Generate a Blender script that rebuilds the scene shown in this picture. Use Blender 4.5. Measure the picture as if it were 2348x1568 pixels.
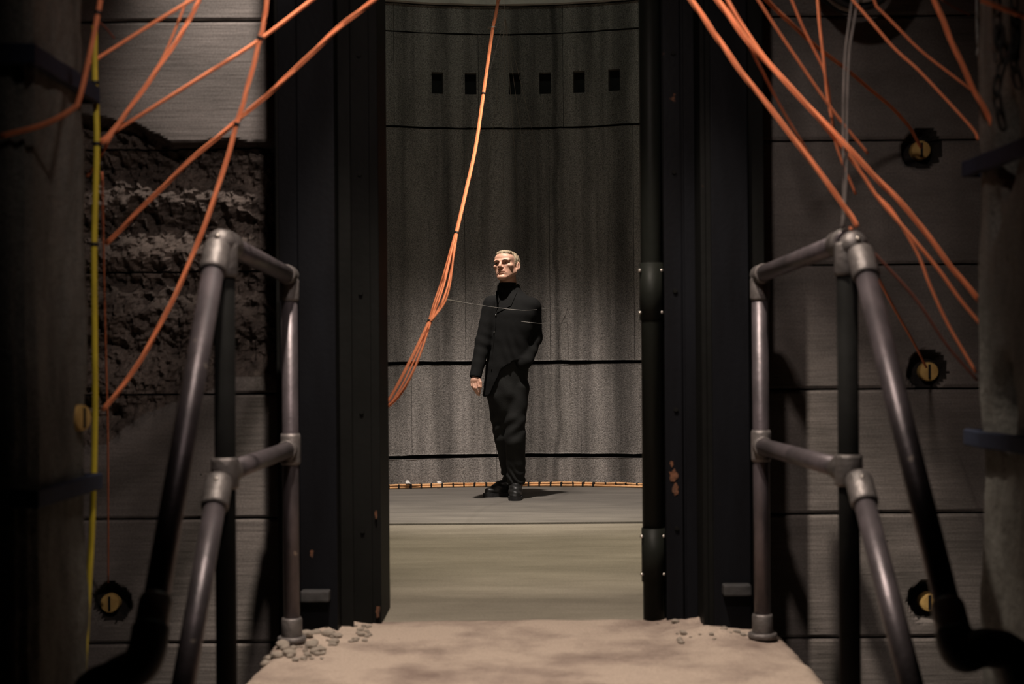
import bpy, bmesh, math, random
import numpy as np
from mathutils import Vector, Matrix, noise as mnoise

random.seed(7)
np.random.seed(7)
for o in list(bpy.data.objects):
    bpy.data.objects.remove(o)
scene = bpy.context.scene
COL = scene.collection
R = math.radians

# ------------------------------------------------------------------ camera
FPX = 3261.0            # focal length in pixels of the 2348 x 1568 frame
ZC = 0.965              # camera height above the silo floor
ROLL = 0.0079
cam_d = bpy.data.cameras.new('camera')
cam = bpy.data.objects.new('camera', cam_d)
COL.objects.link(cam)
cam.location = (0, 0, ZC)
cam.rotation_euler = (math.pi / 2, ROLL, 0)
cam_d.sensor_width = 36
cam_d.lens = 36 * FPX / 2348
cam_d.shift_y = 58 / 2348
cam_d.clip_start = 0.05
cam_d.dof.use_dof = True
cam_d.dof.focus_distance = 10.4
cam_d.dof.aperture_fstop = 3.2
scene.camera = cam

# ------------------------------------------------------------------ world, lights, exposure
world = bpy.data.worlds.new('world')
scene.world = world
world.use_nodes = True
world.node_tree.nodes['Background'].inputs[0].default_value = (0.75, 0.8, 0.85, 1)
world.node_tree.nodes['Background'].inputs[1].default_value = 0.0
scene.view_settings.view_transform = 'Standard'
scene.view_settings.look = 'None'
scene.view_settings.gamma = 1
scene.view_settings.use_curve_mapping = False
scene.view_settings.exposure = 0.0


def spot(name, loc, target, watts, color, angle, blend, size):
    d = bpy.data.lights.new(name, 'SPOT')
    d.energy = watts
    d.color = color
    d.spot_size = R(angle)
    d.spot_blend = blend
    d.shadow_soft_size = size
    o = bpy.data.objects.new(name, d)
    COL.objects.link(o)
    o.location = loc
    o.rotation_euler = (Vector(target) - Vector(loc)).to_track_quat('-Z', 'Y').to_euler()
    return o


spot('silo_spotlight', (-0.35, 8.8, 5.6), (0.0, 10.2, 0), 1700, (1.0, 0.89, 0.82), 46, 0.8, 0.08)
spot('silo_fill_light', (0.0, 8.4, 6.0), (0.0, 8.6, 0), 36, (0.90, 1.0, 0.88), 170, 0.5, 0.25)  # added unseen fill for the ambient level in the upper silo
spot('threshold_spotlight', (-0.3, 3.5, 4.35), (0.20, 4.72, 0), 1060, (1.0, 0.86, 0.74), 46, 0.45, 0.06)
spot('gallery_spotlight', (-0.62, 4.55, 3.7), (-1.0, 5.5, 2.42), 320, (1.0, 0.88, 0.80), 32, 1.0, 0.06)
spot('cord_spotlight', (0.0, 2.1, 3.0), (0.0, 4.2, 1.62), 165, (1.0, 0.84, 0.77), 74, 0.9, 0.08)
spot('floor_spotlight', (1.3, 6.5, 4.7), (0.0, 7.9, 0), 1350, (1.0, 0.88, 0.70), 50, 1.0, 0.2)


# ------------------------------------------------------------------ helpers
def P(px, py, D):
    """point seen at pixel (px, py) of the 2348 x 1568 frame at distance D along the view axis"""
    u = (px - 1174) / FPX
    v = -(py - 842) / FPX
    c, s = math.cos(ROLL), math.sin(ROLL)
    return Vector((D * (u * c + v * s), D, ZC + D * (-u * s + v * c)))


def tag(o, label=None, cat=None, group=None, kind=None):
    if label: o['label'] = label
    if cat: o['category'] = cat
    if group: o['group'] = group
    if kind: o['kind'] = kind
    return o


def empty(name, loc=(0, 0, 0)):
    o = bpy.data.objects.new(name, None)
    o.empty_display_size = 0.1
    COL.objects.link(o)
    o.location = loc
    return o


def link(name, me, m, parent=None, smooth=False):
    o = bpy.data.objects.new(name, me)
    COL.objects.link(o)
    if m is not None:
        for mm in (m if isinstance(m, (list, tuple)) else [m]):
            me.materials.append(mm)
    if smooth:
        me.polygons.foreach_set('use_smooth', [True] * len(me.polygons))
    if parent is not None:
        o.parent = parent
        q, w = parent, Vector((0, 0, 0))           # meshes are written in world coordinates
        while q is not None:
            w += q.location
            q = q.parent
        o.location = -w
    return o


def recentre(o, base):
    """shift a world-coordinate mesh so that its origin lies at base"""
    b = Vector(base)
    o.data.transform(Matrix.Translation(-b))
    o.location = b
    return o


def mesh(name, verts, faces, m, parent=None, smooth=False):
    me = bpy.data.meshes.new(name)
    me.from_pydata([tuple(v) for v in verts], [], faces)
    me.update()
    return link(name, me, m, parent, smooth)


def from_bm(name, bm, m, parent=None, smooth=False):
    me = bpy.data.meshes.new(name)
    bmesh.ops.recalc_face_normals(bm, faces=bm.faces)
    bm.to_mesh(me)
    bm.free()
    return link(name, me, m, parent, smooth)


def bm_box(bm, x0, x1, y0, y1, z0, z1, bev=0.0):
    r = bmesh.ops.create_cube(bm, size=1)
    vs = r['verts']
    for v in vs:
        v.co = Vector(((x0 + x1) / 2 + v.co.x * (x1 - x0), (y0 + y1) / 2 + v.co.y * (y1 - y0),
                       (z0 + z1) / 2 + v.co.z * (z1 - z0)))
    if bev > 0:
        es = list({e for v in vs for e in v.link_edges})
        bmesh.ops.bevel(bm, geom=es, offset=bev, segments=2, affect='EDGES', profile=0.6)


def box(name, x0, x1, y0, y1, z0, z1, m, parent=None, bev=0.004):
    bm = bmesh.new()
    bm_box(bm, x0, x1, y0, y1, z0, z1, bev)
    return from_bm(name, bm, m, parent)


def smooth_path(pts, n=8):
    """Catmull-Rom through the points"""
    pts = [Vector(p) for p in pts]
    if len(pts) < 3:
        return [pts[0].lerp(pts[1], i / n) for i in range(n + 1)]
    ext = [pts[0] * 2 - pts[1]] + pts + [pts[-1] * 2 - pts[-2]]
    out = []
    for i in range(1, len(ext) - 2):
        a, b, c, d = ext[i - 1:i + 3]
        for j in range(n):
            t = j / n
            out.append(0.5 * ((2 * b) + (c - a) * t + (2 * a - 5 * b + 4 * c - d) * t * t
                              + (3 * b - a - 3 * c + d) * t ** 3))
    out.append(pts[-1])
    return out


def frames(path):
    T = []
    for i in range(len(path)):
        a = path[max(0, i - 1)]
        b = path[min(len(path) - 1, i + 1)]
        T.append((b - a).normalized())
    up = Vector((0, 0, 1)) if abs(T[0].z) < 0.9 else Vector((1, 0, 0))
    n = T[0].cross(up).normalized()
    out = []
    for t in T:
        n = (n - t * n.dot(t)).normalized()
        out.append((t, n, t.cross(n)))
    return out


def tube_geo(path, r, seg=8, cap=True):
    """r: number or list"""
    fr = frames(path)
    V, F = [], []
    for i, p in enumerate(path):
        t, n, b = fr[i]
        rr = r[i] if isinstance(r, (list, tuple)) else r
        for k in range(seg):
            a = 2 * math.pi * k / seg
            V.append(p + n * (rr * math.cos(a)) + b * (rr * math.sin(a)))
    for i in range(len(path) - 1):
        for k in range(seg):
            k2 = (k + 1) % seg
            F.append((i * seg + k, i * seg + k2, (i + 1) * seg + k2, (i + 1) * seg + k))
    if cap:
        F.append(tuple(range(seg))[::-1])
        e = (len(path) - 1) * seg
        F.append(tuple(e + k for k in range(seg)))
    return V, F


def tube(name, path, r, m, parent=None, seg=8, smooth=True):
    V, F = tube_geo([Vector(p) for p in path], r, seg)
    o = mesh(name, V, F, m, parent, smooth)
    me = o.data
    for p in me.polygons:
        if len(p.vertices) > 4:
            p.use_smooth = False
    return o


def fbm(p, s=1.0, oct_=4):
    v, a, f = 0.0, 0.5, s
    for _ in range(oct_):
        v += a * mnoise.noise(Vector(p) * f)
        a *= 0.5
        f *= 2.03
    return v


# ------------------------------------------------------------------ materials
def M(name, c1, c2=None, scale=4.0, rough=0.8, metal=0.0, bump=0.15, bscale=40.0, stretch=(1, 1, 1),
      spots=None, spec=0.3, bdist=0.01, lo=0.35, hi=0.65, fine=0.0, bstretch=None):
    m = bpy.data.materials.new(name)
    m.use_nodes = True
    nt = m.node_tree
    N, L = nt.nodes, nt.links
    bs = N['Principled BSDF']
    bs.inputs['Roughness'].default_value = rough
    bs.inputs['Metallic'].default_value = metal
    bs.inputs['Specular IOR Level'].default_value = spec
    tc = N.new('ShaderNodeTexCoord')
    mp = N.new('ShaderNodeMapping')
    mp.inputs['Scale'].default_value = stretch
    L.new(tc.outputs['Object'], mp.inputs['Vector'])
    nz = N.new('ShaderNodeTexNoise')
    nz.inputs['Scale'].default_value = scale
    nz.inputs['Detail'].default_value = 8
    nz.inputs['Roughness'].default_value = 0.62
    L.new(mp.outputs[0], nz.inputs['Vector'])
    cr = N.new('ShaderNodeValToRGB')
    cr.color_ramp.elements[0].position = lo
    cr.color_ramp.elements[1].position = hi
    c2 = c2 or tuple(x * 0.7 for x in c1)
    cr.color_ramp.elements[0].color = (*c2, 1)
    cr.color_ramp.elements[1].color = (*c1, 1)
    L.new(nz.outputs['Fac'], cr.inputs['Fac'])
    out = cr.outputs['Color']
    if fine > 0:
        fz = N.new('ShaderNodeTexNoise')
        fz.inputs['Scale'].default_value = 140
        fz.inputs['Detail'].default_value = 3
        L.new(tc.outputs['Object'], fz.inputs['Vector'])
        fr_ = N.new('ShaderNodeMapRange')
        fr_.inputs[1].default_value = 0.3
        fr_.inputs[2].default_value = 0.7
        fr_.inputs[3].default_value = 1 - fine
        fr_.inputs[4].default_value = 1 + fine
        L.new(fz.outputs['Fac'], fr_.inputs[0])
        mx = N.new('ShaderNodeVectorMath')
        mx.operation = 'SCALE'
        L.new(out, mx.inputs[0])
        L.new(fr_.outputs[0], mx.inputs['Scale'])
        out = mx.outputs[0]
    if spots:
        sc, thr, scol = spots
        s = N.new('ShaderNodeTexNoise')
        s.inputs['Scale'].default_value = sc
        s.inputs['Detail'].default_value = 5
        L.new(tc.outputs['Object'], s.inputs['Vector'])
        sr = N.new('ShaderNodeValToRGB')
        sr.color_ramp.elements[0].position = thr
        sr.color_ramp.elements[1].position = thr + 0.03
        L.new(s.outputs['Fac'], sr.inputs['Fac'])
        mx = N.new('ShaderNodeMix')
        mx.data_type = 'RGBA'
        L.new(sr.outputs['Color'], mx.inputs['Factor'])
        L.new(out, mx.inputs['A'])
        mx.inputs['B'].default_value = (*scol, 1)
        out = mx.outputs['Result']
    L.new(out, bs.inputs['Base Color'])
    if bump > 0:
        vec = tc.outputs['Object']
        if bstretch:
            mp2 = N.new('ShaderNodeMapping')
            mp2.inputs['Scale'].default_value = bstretch
            L.new(vec, mp2.inputs['Vector'])
            vec = mp2.outputs[0]
        bz = N.new('ShaderNodeTexNoise')
        bz.inputs['Scale'].default_value = bscale
        bz.inputs['Detail'].default_value = 6
        L.new(vec, bz.inputs['Vector'])
        bp = N.new('ShaderNodeBump')
        bp.inputs['Strength'].default_value = bump
        bp.inputs['Distance'].default_value = bdist
        L.new(bz.outputs['Fac'], bp.inputs['Height'])
        L.new(bp.outputs['Normal'], bs.inputs['Normal'])
    return m


def silo_material():
    """weathered concrete with vertical run-off streaks, some of fixed place and width"""
    m = M('silo_concrete', (0.34, 0.31, 0.285), (0.20, 0.185, 0.165), scale=2.2, rough=0.9, bump=0.5, bscale=70,
          stretch=(1.6, 1.6, 0.5), fine=0.6, lo=0.3, hi=0.7)
    nt = m.node_tree
    N, L = nt.nodes, nt.links
    bs = N['Principled BSDF']
    src = bs.inputs['Base Color'].links[0].from_socket
    tc = N.new('ShaderNodeTexCoord')
    mp = N.new('ShaderNodeMapping')
    mp.inputs['Scale'].default_value = (5.0, 5.0, 0.22)
    L.new(tc.outputs['Object'], mp.inputs['Vector'])
    nz = N.new('ShaderNodeTexNoise')
    nz.inputs['Scale'].default_value = 1.3
    nz.inputs['Detail'].default_value = 5
    nz.inputs['Roughness'].default_value = 0.55
    L.new(mp.outputs[0], nz.inputs['Vector'])
    mr = N.new('ShaderNodeMapRange')
    mr.inputs[1].default_value = 0.36
    mr.inputs[2].default_value = 0.58
    mr.inputs[3].default_value = 0.50
    mr.inputs[4].default_value = 1.05
    L.new(nz.outputs['Fac'], mr.inputs[0])
    # run-off stains of fixed place: (x, half width, strength)
    sep = N.new('ShaderNodeSeparateXYZ')
    wob = N.new('ShaderNodeTexNoise')
    wob.inputs['Scale'].default_value = 1.5
    wmp = N.new('ShaderNodeMapping')
    wmp.inputs['Scale'].default_value = (1, 1, 1.2)
    L.new(tc.outputs['Object'], wmp.inputs['Vector'])
    L.new(wmp.outputs[0], wob.inputs['Vector'])
    L.new(tc.outputs['Object'], sep.inputs[0])
    wa = N.new('ShaderNodeMath'); wa.operation = 'MULTIPLY_ADD'
    L.new(wob.outputs['Fac'], wa.inputs[0]); wa.inputs[1].default_value = 0.10
    L.new(sep.outputs['X'], wa.inputs[2])
    fac = mr.outputs[0]
    for x, w, st in ((0.09, 0.10, 0.45), (0.365, 0.025, 0.45), (0.90, 0.09, 0.5), (-0.20, 0.05, 0.25), (-0.88, 0.06, 0.25),
                     (0.62, 0.05, 0.3), (-0.55, 0.09, 0.2)):
        d = N.new('ShaderNodeMath'); d.operation = 'SUBTRACT'
        L.new(wa.outputs[0], d.inputs[0]); d.inputs[1].default_value = x + 0.05
        a = N.new('ShaderNodeMath'); a.operation = 'ABSOLUTE'
        L.new(d.outputs[0], a.inputs[0])
        r_ = N.new('ShaderNodeMapRange'); r_.interpolation_type = 'SMOOTHSTEP'
        L.new(a.outputs[0], r_.inputs[0])
        r_.inputs[1].default_value = w * 0.35
        r_.inputs[2].default_value = w * 1.3
        r_.inputs[3].default_value = 1 - st
        r_.inputs[4].default_value = 1
        mu = N.new('ShaderNodeMath'); mu.operation = 'MULTIPLY'
        L.new(fac, mu.inputs[0]); L.new(r_.outputs[0], mu.inputs[1])
        fac = mu.outputs[0]
    sc = N.new('ShaderNodeVectorMath'); sc.operation = 'SCALE'
    L.new(src, sc.inputs[0]); L.new(fac, sc.inputs['Scale'])
    L.new(sc.outputs[0], bs.inputs['Base Color'])
    return m


MAT = {}
MAT['silo'] = silo_material()
MAT['dark_gap'] = M('dark_gap', (0.015, 0.014, 0.012), scale=10)
MAT['ring'] = M('pale_ring_concrete', (0.75, 0.70, 0.63), (0.52, 0.48, 0.44), scale=5, rough=0.9, bump=0.4)
MAT['form'] = M('board_formed_concrete', (0.165, 0.146, 0.134), (0.10, 0.09, 0.082), scale=2.0, rough=0.9, bump=0.35,
                bscale=9, stretch=(1, 1, 2.5), bstretch=(0.5, 1, 9), fine=0.2, spots=(26, 0.71, (0.05, 0.045, 0.04)))
MAT['broken'] = M('broken_concrete', (0.17, 0.137, 0.116), (0.07, 0.056, 0.048), scale=6, rough=0.95, bump=0.9, bscale=45, fine=0.3)
MAT['pillar'] = M('pillar_concrete', (0.14, 0.135, 0.12), (0.065, 0.062, 0.054), scale=3, rough=0.95, bump=0.8, bscale=30,
                  stretch=(2, 2, 0.7), fine=0.3)
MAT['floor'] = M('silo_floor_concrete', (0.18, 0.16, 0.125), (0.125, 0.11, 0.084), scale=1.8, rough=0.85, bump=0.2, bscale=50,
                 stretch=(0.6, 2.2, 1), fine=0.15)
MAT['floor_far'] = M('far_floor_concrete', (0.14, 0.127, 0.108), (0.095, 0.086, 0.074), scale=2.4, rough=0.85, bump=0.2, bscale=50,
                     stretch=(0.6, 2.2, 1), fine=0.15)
MAT['dust'] = M('dusty_platform_concrete', (0.32, 0.255, 0.205), (0.145, 0.105, 0.087), scale=2.6, lo=0.33, hi=0.56, rough=0.95, bump=0.5, bscale=35,
                fine=0.15, spots=(16, 0.72, (0.10, 0.075, 0.065)))
MAT['steel'] = M('blue_black_steel_paint', (0.0055, 0.0058, 0.0072), (0.004, 0.004, 0.0048), scale=3, rough=0.5, bump=0.08, bscale=60,
                 stretch=(4, 4, 0.5), spots=(9, 0.735, (0.14, 0.06, 0.03)), spec=0.06)
MAT['steel_dark'] = M('black_steel_paint', (0.007, 0.007, 0.0065), (0.005, 0.005, 0.0045), scale=3, rough=0.55, bump=0.1,
                      spots=(9, 0.75, (0.10, 0.045, 0.02)), spec=0.05)
MAT['pipe'] = M('worn_grey_pipe', (0.12, 0.10, 0.108), (0.06, 0.052, 0.055), scale=9, rough=0.42, metal=0.55, bump=0.12, bscale=50,
                stretch=(1, 1, 0.6), spots=(20, 0.70, (0.26, 0.22, 0.19)), spec=0.5)
MAT['black_pipe'] = M('black_post_pipe', (0.010, 0.010, 0.0095), (0.007, 0.007, 0.0065), scale=9, rough=0.7, bump=0.1, spec=0.03)  # front posts, much darker than the other rails
MAT['fitting'] = M('cast_pipe_fitting', (0.17, 0.152, 0.145), (0.09, 0.082, 0.078), scale=14, rough=0.5, metal=0.5, bump=0.3, bscale=70)
MAT['screw'] = M('bright_screw', (0.6, 0.55, 0.5), scale=20, rough=0.3, metal=0.9, bump=0)
MAT['rubber'] = M('black_rubber', (0.022, 0.022, 0.022), scale=10, rough=0.65, bump=0.3)
MAT['drain'] = M('green_black_pipe', (0.010, 0.011, 0.009), (0.007, 0.0075, 0.006), scale=5, rough=0.5, bump=0.1, spec=0.08,
                 stretch=(4, 4, 0.5))
MAT['orange'] = M('orange_cord', (1.0, 0.34, 0.16), (0.92, 0.28, 0.12), scale=30, rough=0.55, bump=0.5, bscale=300, bdist=0.002)
MAT['orange_dull'] = M('dull_orange_cord', (0.78, 0.25, 0.11), (0.62, 0.19, 0.085), scale=30, rough=0.7, bump=0.4, bscale=300, bdist=0.002)  # duller orange for the less vivid cords
MAT['brown'] = M('brown_cord', (0.20, 0.07, 0.045), (0.14, 0.05, 0.035), scale=30, rough=0.7, bump=0)
MAT['yellow'] = M('yellow_cable', (0.60, 0.47, 0.04), (0.45, 0.35, 0.03), scale=12, rough=0.5, bump=0)
MAT['floor_rope'] = M('pale_orange_rope', (0.85, 0.50, 0.24), (0.70, 0.36, 0.15), scale=40, rough=0.6, bump=0.5, bscale=300)
MAT['tie'] = M('black_tie', (0.012, 0.012, 0.012), scale=10, rough=0.5, bump=0)
MAT['wire'] = M('grey_wire', (0.30, 0.28, 0.25), scale=10, rough=0.6, bump=0)
MAT['hose'] = M('dusty_grey_cable', (0.085, 0.07, 0.064), (0.05, 0.042, 0.038), scale=15, rough=0.7, bump=0)
MAT['bracket'] = M('brightened_steel', (0.045, 0.043, 0.043), (0.02, 0.02, 0.02), scale=9, rough=0.6, bump=0.2, spec=0.2)  # lighter than the columns, painting in the light on the bracket tops
MAT['rust'] = M('rust', (0.12, 0.048, 0.022), (0.04, 0.02, 0.012), scale=30, rough=0.9, bump=0.6)
MAT['hole'] = M('hole_shade', (0.022, 0.019, 0.016), (0.012, 0.010, 0.009), scale=20, rough=0.95, bump=0.8)  # near-black colour paints the shade into the wall craters
MAT['thin_wire'] = M('dull_wire', (0.36, 0.33, 0.29), scale=10, rough=0.7, bump=0)
MAT['chain'] = M('grey_chain', (0.20, 0.195, 0.18), (0.12, 0.115, 0.105), scale=20, rough=0.55, metal=0.6, bump=0.2)
MAT['strap'] = M('blue_strap', (0.016, 0.022, 0.045), (0.011, 0.015, 0.03), scale=20, rough=0.8, bump=0.4, bscale=200)
MAT['plug'] = M('ochre_plug', (0.55, 0.36, 0.12), (0.40, 0.25, 0.08), scale=25, rough=0.7, bump=0.3)
MAT['stone'] = M('pale_rubble', (0.36, 0.31, 0.255), (0.24, 0.20, 0.165), scale=12, rough=0.95, bump=0.6)
MAT['paper'] = M('white_scrap', (0.8, 0.76, 0.7), scale=10, rough=0.9, bump=0)
MAT['skin'] = M('skin', (0.62, 0.37, 0.26), (0.52, 0.28, 0.19), scale=18, rough=0.5, bump=0.1, bscale=120, spec=0.4, bdist=0.003)
MAT['hair'] = M('fair_hair', (0.48, 0.38, 0.25), (0.20, 0.15, 0.095), scale=22, rough=0.5, bump=1.0, bscale=90, stretch=(3, 1, 1),
                bstretch=(3, 0.8, 1.2), bdist=0.006)
MAT['brow'] = M('eyebrow', (0.12, 0.08, 0.05), scale=40, rough=0.8, bump=0)
MAT['eye'] = M('eye_shaded', (0.22, 0.19, 0.17), scale=5, rough=0.15, bump=0)  # whites darkened to paint in the shade of the eye sockets
MAT['iris'] = M('iris', (0.03, 0.025, 0.02), scale=5, rough=0.1, bump=0)
MAT['jacket'] = M('black_wool', (0.0065, 0.0065, 0.006), (0.0045, 0.0045, 0.004), scale=30, rough=0.9, bump=0.3, bscale=250, spec=0.2, bdist=0.003)
MAT['knit'] = M('black_knit', (0.007, 0.007, 0.007), scale=40, rough=0.95, bump=0.4, bscale=300, spec=0.15, bdist=0.003)
MAT['trousers'] = M('black_cotton', (0.013, 0.0135, 0.012), (0.009, 0.009, 0.008), scale=14, rough=0.8, bump=0.3, bscale=200, spec=0.25, bdist=0.003)
MAT['boot'] = M('black_leather', (0.012, 0.012, 0.011), scale=20, rough=0.45, bump=0.3, bscale=120, spec=0.4, bdist=0.003)
MAT['dark_button'] = M('metal_button', (0.75, 0.72, 0.68), scale=20, rough=0.15, metal=1.0, bump=0)

# ------------------------------------------------------------------ setting: silo
SC = Vector((0.0, 8.6, 0.0))
SR = 3.0
DOOR = 33.0        # half angle of the opening towards the gallery, degrees


def silo_pt(phi, r, z):
    a = R(phi)
    return Vector((SC.x + r * math.sin(a), SC.y + r * math.cos(a), z))


def silo_panel(name, a0, a1, z0, z1, m, parent, recesses=(), r=SR, thick=0.10, lip=0.004, seed=0):
    as_ = [a0 + (a1 - a0) * i / max(3, int((a1 - a0) / 1.6)) for i in range(max(3, int((a1 - a0) / 1.6)) + 1)]
    nz = max(2, int((z1 - z0) / 0.3))
    zs = [z0 + (z1 - z0) * i / nz for i in range(nz + 1)]
    for (ra0, ra1, rz0, rz1) in recesses:
        as_ += [ra0, ra1]
        zs += [rz0, rz1]
    zs += [z0 + 0.014, z1 - 0.014]
    as_ = sorted(set(round(a, 4) for a in as_))
    zs = sorted(set(round(z, 4) for z in zs))
    V, F, MI = [], [], []
    ix = {}

    def vid(a, z, dr, dz=0.0):
        k = (a, z, dr)
        if k not in ix:
            ix[k] = len(V)
            pr = 0.0
            if dr == 0.0 and z in (zs[0], zs[-1], zs[1], zs[-2]):
                pr = -max(0.0, 0.004 + 0.016 * fbm((a * 0.5, seed * 1.3, 3.3 if z > (z0 + z1) / 2 else 8.1), 1.0, 3))
                if z in (zs[1], zs[-2]):
                    pr *= 0.25
            V.append(silo_pt(a, r + dr + pr, z + dz))
        return ix[k]

    def wob(a, z):
        if z == zs[0]:
            return 0.010 * fbm((a * 0.35, seed * 3.1, 1.7), 1.0, 3) + 0.003
        if z == zs[-1]:
            return 0.010 * fbm((a * 0.35, seed * 3.1, 9.7), 1.0, 3) - 0.003
        return 0.0
    for i in range(len(as_) - 1):
        for j in range(len(zs) - 1):
            A0, A1, Z0, Z1 = as_[i], as_[i + 1], zs[j], zs[j + 1]
            am, zm = (A0 + A1) / 2, (Z0 + Z1) / 2
            rec = any(q[0] < am < q[1] and q[2] < zm < q[3] for q in recesses)
            MI.append(1 if rec else 0)  # recess backs coloured near black to stand in for their shade
            dd = 0.07 if rec else 0.0
            F.append((vid(A0, Z0, dd, wob(A0, Z0)), vid(A0, Z1, dd, wob(A0, Z1)), vid(A1, Z1, dd, wob(A1, Z1)), vid(A1, Z0, dd, wob(A1, Z0))))
    for (q0, q1, w0, w1) in recesses:
        aa = [a for a in as_ if q0 - 1e-3 <= a <= q1 + 1e-3]
        zz = [z for z in zs if w0 - 1e-3 <= z <= w1 + 1e-3]
        for k in range(len(aa) - 1):
            for z in (zz[0], zz[-1]):
                F.append((vid(aa[k], z, 0.0), vid(aa[k + 1], z, 0.0), vid(aa[k + 1], z, 0.07), vid(aa[k], z, 0.07)))
        for k in range(len(zz) - 1):
            for a in (aa[0], aa[-1]):
                F.append((vid(a, zz[k], 0.0), vid(a, zz[k + 1], 0.0), vid(a, zz[k + 1], 0.07), vid(a, zz[k], 0.07)))
    # edges back to the full thickness
    for z in (zs[0], zs[-1]):
        for i in range(len(as_) - 1):
            F.append((vid(as_[i], z, 0.0), vid(as_[i + 1], z, 0.0), vid(as_[i + 1], z, thick, wob(as_[i + 1], z)), vid(as_[i], z, thick, wob(as_[i], z))))
    for a in (as_[0], as_[-1]):
        for j in range(len(zs) - 1):
            F.append((vid(a, zs[j], 0.0), vid(a, zs[j + 1], 0.0), vid(a, zs[j + 1], thick), vid(a, zs[j], thick)))
    o = mesh(name, V, F, [m, MAT['dark_gap']], parent)
    if recesses:
        o.data.polygons.foreach_set('material_index', MI + [0] * (len(F) - len(MI)))
    return o


wall_silo = empty('wall_far', (0, 11.6, 0))
tag(wall_silo, 'curved streaked concrete silo wall in cast rings behind the standing man', 'wall', kind='structure')
# backing shell behind the joints
V, F = [], []
N_ = 120
phs = [-(180 - DOOR) + (360 - 2 * DOOR) * i / N_ for i in range(N_ + 1)]
for ph in phs:
    V += [silo_pt(ph, SR + 0.09, -0.1), silo_pt(ph, SR + 0.09, 6.4), silo_pt(ph, SR + 0.35, 6.4), silo_pt(ph, SR + 0.35, -0.1)]
for i in range(N_):
    for k in range(4):
        F.append((i * 4 + k, i * 4 + (k + 1) % 4, (i + 1) * 4 + (k + 1) % 4, (i + 1) * 4 + k))
F += [(0, 1, 2, 3), tuple(N_ * 4 + k for k in (3, 2, 1, 0))]
mesh('backing', V, F, MAT['dark_gap'], wall_silo)
rows = [(0.0, 0.232, 26.4, -2.5), (0.258, 0.990, 13.2, -2.5), (1.014, 2.905, 13.2, 6.0), (2.917, 3.675, 13.2, 8.3), (3.682, 3.905, 26.4, 8.3)]
rec_c = [-16.9 - 5.5 * k for k in (3, 2, 1)] + [-16.9, -11.3, -6.1, 0.8, 5.5, 10.8, 16.3] + [16.3 + 5.5 * k for k in (1, 2, 3)]
LIM = 180 - DOOR
for ri, (z0, z1, pitch, off) in enumerate(rows):
    k0 = math.ceil((-LIM - off) / pitch)
    js = [-LIM] + [off + pitch * k for k in range(k0, k0 + 60) if -LIM + 2 < off + pitch * k < LIM - 2] + [LIM]
    for a, b in zip(js[:-1], js[1:]):
        rec = []
        if ri == 3:
            for c in rec_c:
                if a + 1 < c - 0.9 and c + 0.9 < b:
                    rec.append((c - 0.9, c + 0.9, 3.19, 3.365))
        g = 0.030
        silo_panel('panel', a + g, b - g, z0, z1, MAT['silo'], wall_silo, rec, r=SR - (0.0 if ri != 0 else 0.012), seed=ri)
# pale ring above, standing proud of the wall
V, F = [], []
n = 100
for i in range(n + 1):
    ph = -LIM + 2 * LIM * i / n
    V += [silo_pt(ph, SR + 0.1, 3.91), silo_pt(ph, SR - 0.05, 3.915 + 0.01 * fbm((ph * .2, 0, 0))), silo_pt(ph, SR - 0.07, 4.35), silo_pt(ph, SR - 0.07, 6.4), silo_pt(ph, SR + 0.1, 6.4)]
for i in range(n):
    for k in range(5):
        F.append((i * 5 + k, (i + 1) * 5 + k, (i + 1) * 5 + (k + 1) % 5, i * 5 + (k + 1) % 5))
mesh('ring_beam', V, F, MAT['ring'], wall_silo)
# silo lid
V = [silo_pt(i * 6, SR + 0.35, 6.4) for i in range(60)] + [silo_pt(i * 6, SR + 0.35, 6.6) for i in range(60)]
F = [tuple(range(60)), tuple(range(60, 120))] + [(i, (i + 1) % 60, 60 + (i + 1) % 60, 60 + i) for i in range(60)]
o = mesh('ceiling', V, F, MAT['ring'])
tag(o, 'round concrete lid high over the silo', 'ceiling', kind='structure')


# ------------------------------------------------------------------ floors
def slab(name, outline, top, thick, m, label, res=0.1, amp=0.004, parent=None):
    """polygon slab, top slightly uneven"""
    bm = bmesh.new()
    vs = [bm.verts.new((x, y, top)) for x, y in outline]
    f = bm.faces.new(vs)
    r = bmesh.ops.extrude_face_region(bm, geom=[f])
    for e in r['geom']:
        if isinstance(e, bmesh.types.BMVert):
            e.co.z = top - thick
    bmesh.ops.recalc_face_normals(bm, faces=bm.faces)
    o = from_bm(name, bm, m, parent)
    return tag(o, label, 'floor', kind='structure')


JY = 8.84
arc = [(-(SR + .08), JY)] + [tuple(silo_pt(p, SR + 0.08, 0).xy) for p in range(-85, 86, 5)] + [((SR + .08), JY)]
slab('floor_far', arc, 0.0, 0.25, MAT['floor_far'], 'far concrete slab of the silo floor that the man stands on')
arc2 = [(-(SR + .08), JY - 0.012), ((SR + .08), JY - 0.012)] + [tuple(silo_pt(p, SR + 0.08, 0).xy) for p in range(95, 170, 5)] + [(0.75, 5.44), (-0.75, 5.44)] + \
       [tuple(silo_pt(-p, SR + 0.08, 0).xy) for p in range(165, 94, -5)]
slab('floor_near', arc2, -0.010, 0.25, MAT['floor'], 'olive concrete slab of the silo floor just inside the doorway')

# platform in front of the doorway with a broken edge: a height field
PX0, PX1, PY0, PY1 = -0.86, 0.98, 3.55, 5.46


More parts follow.
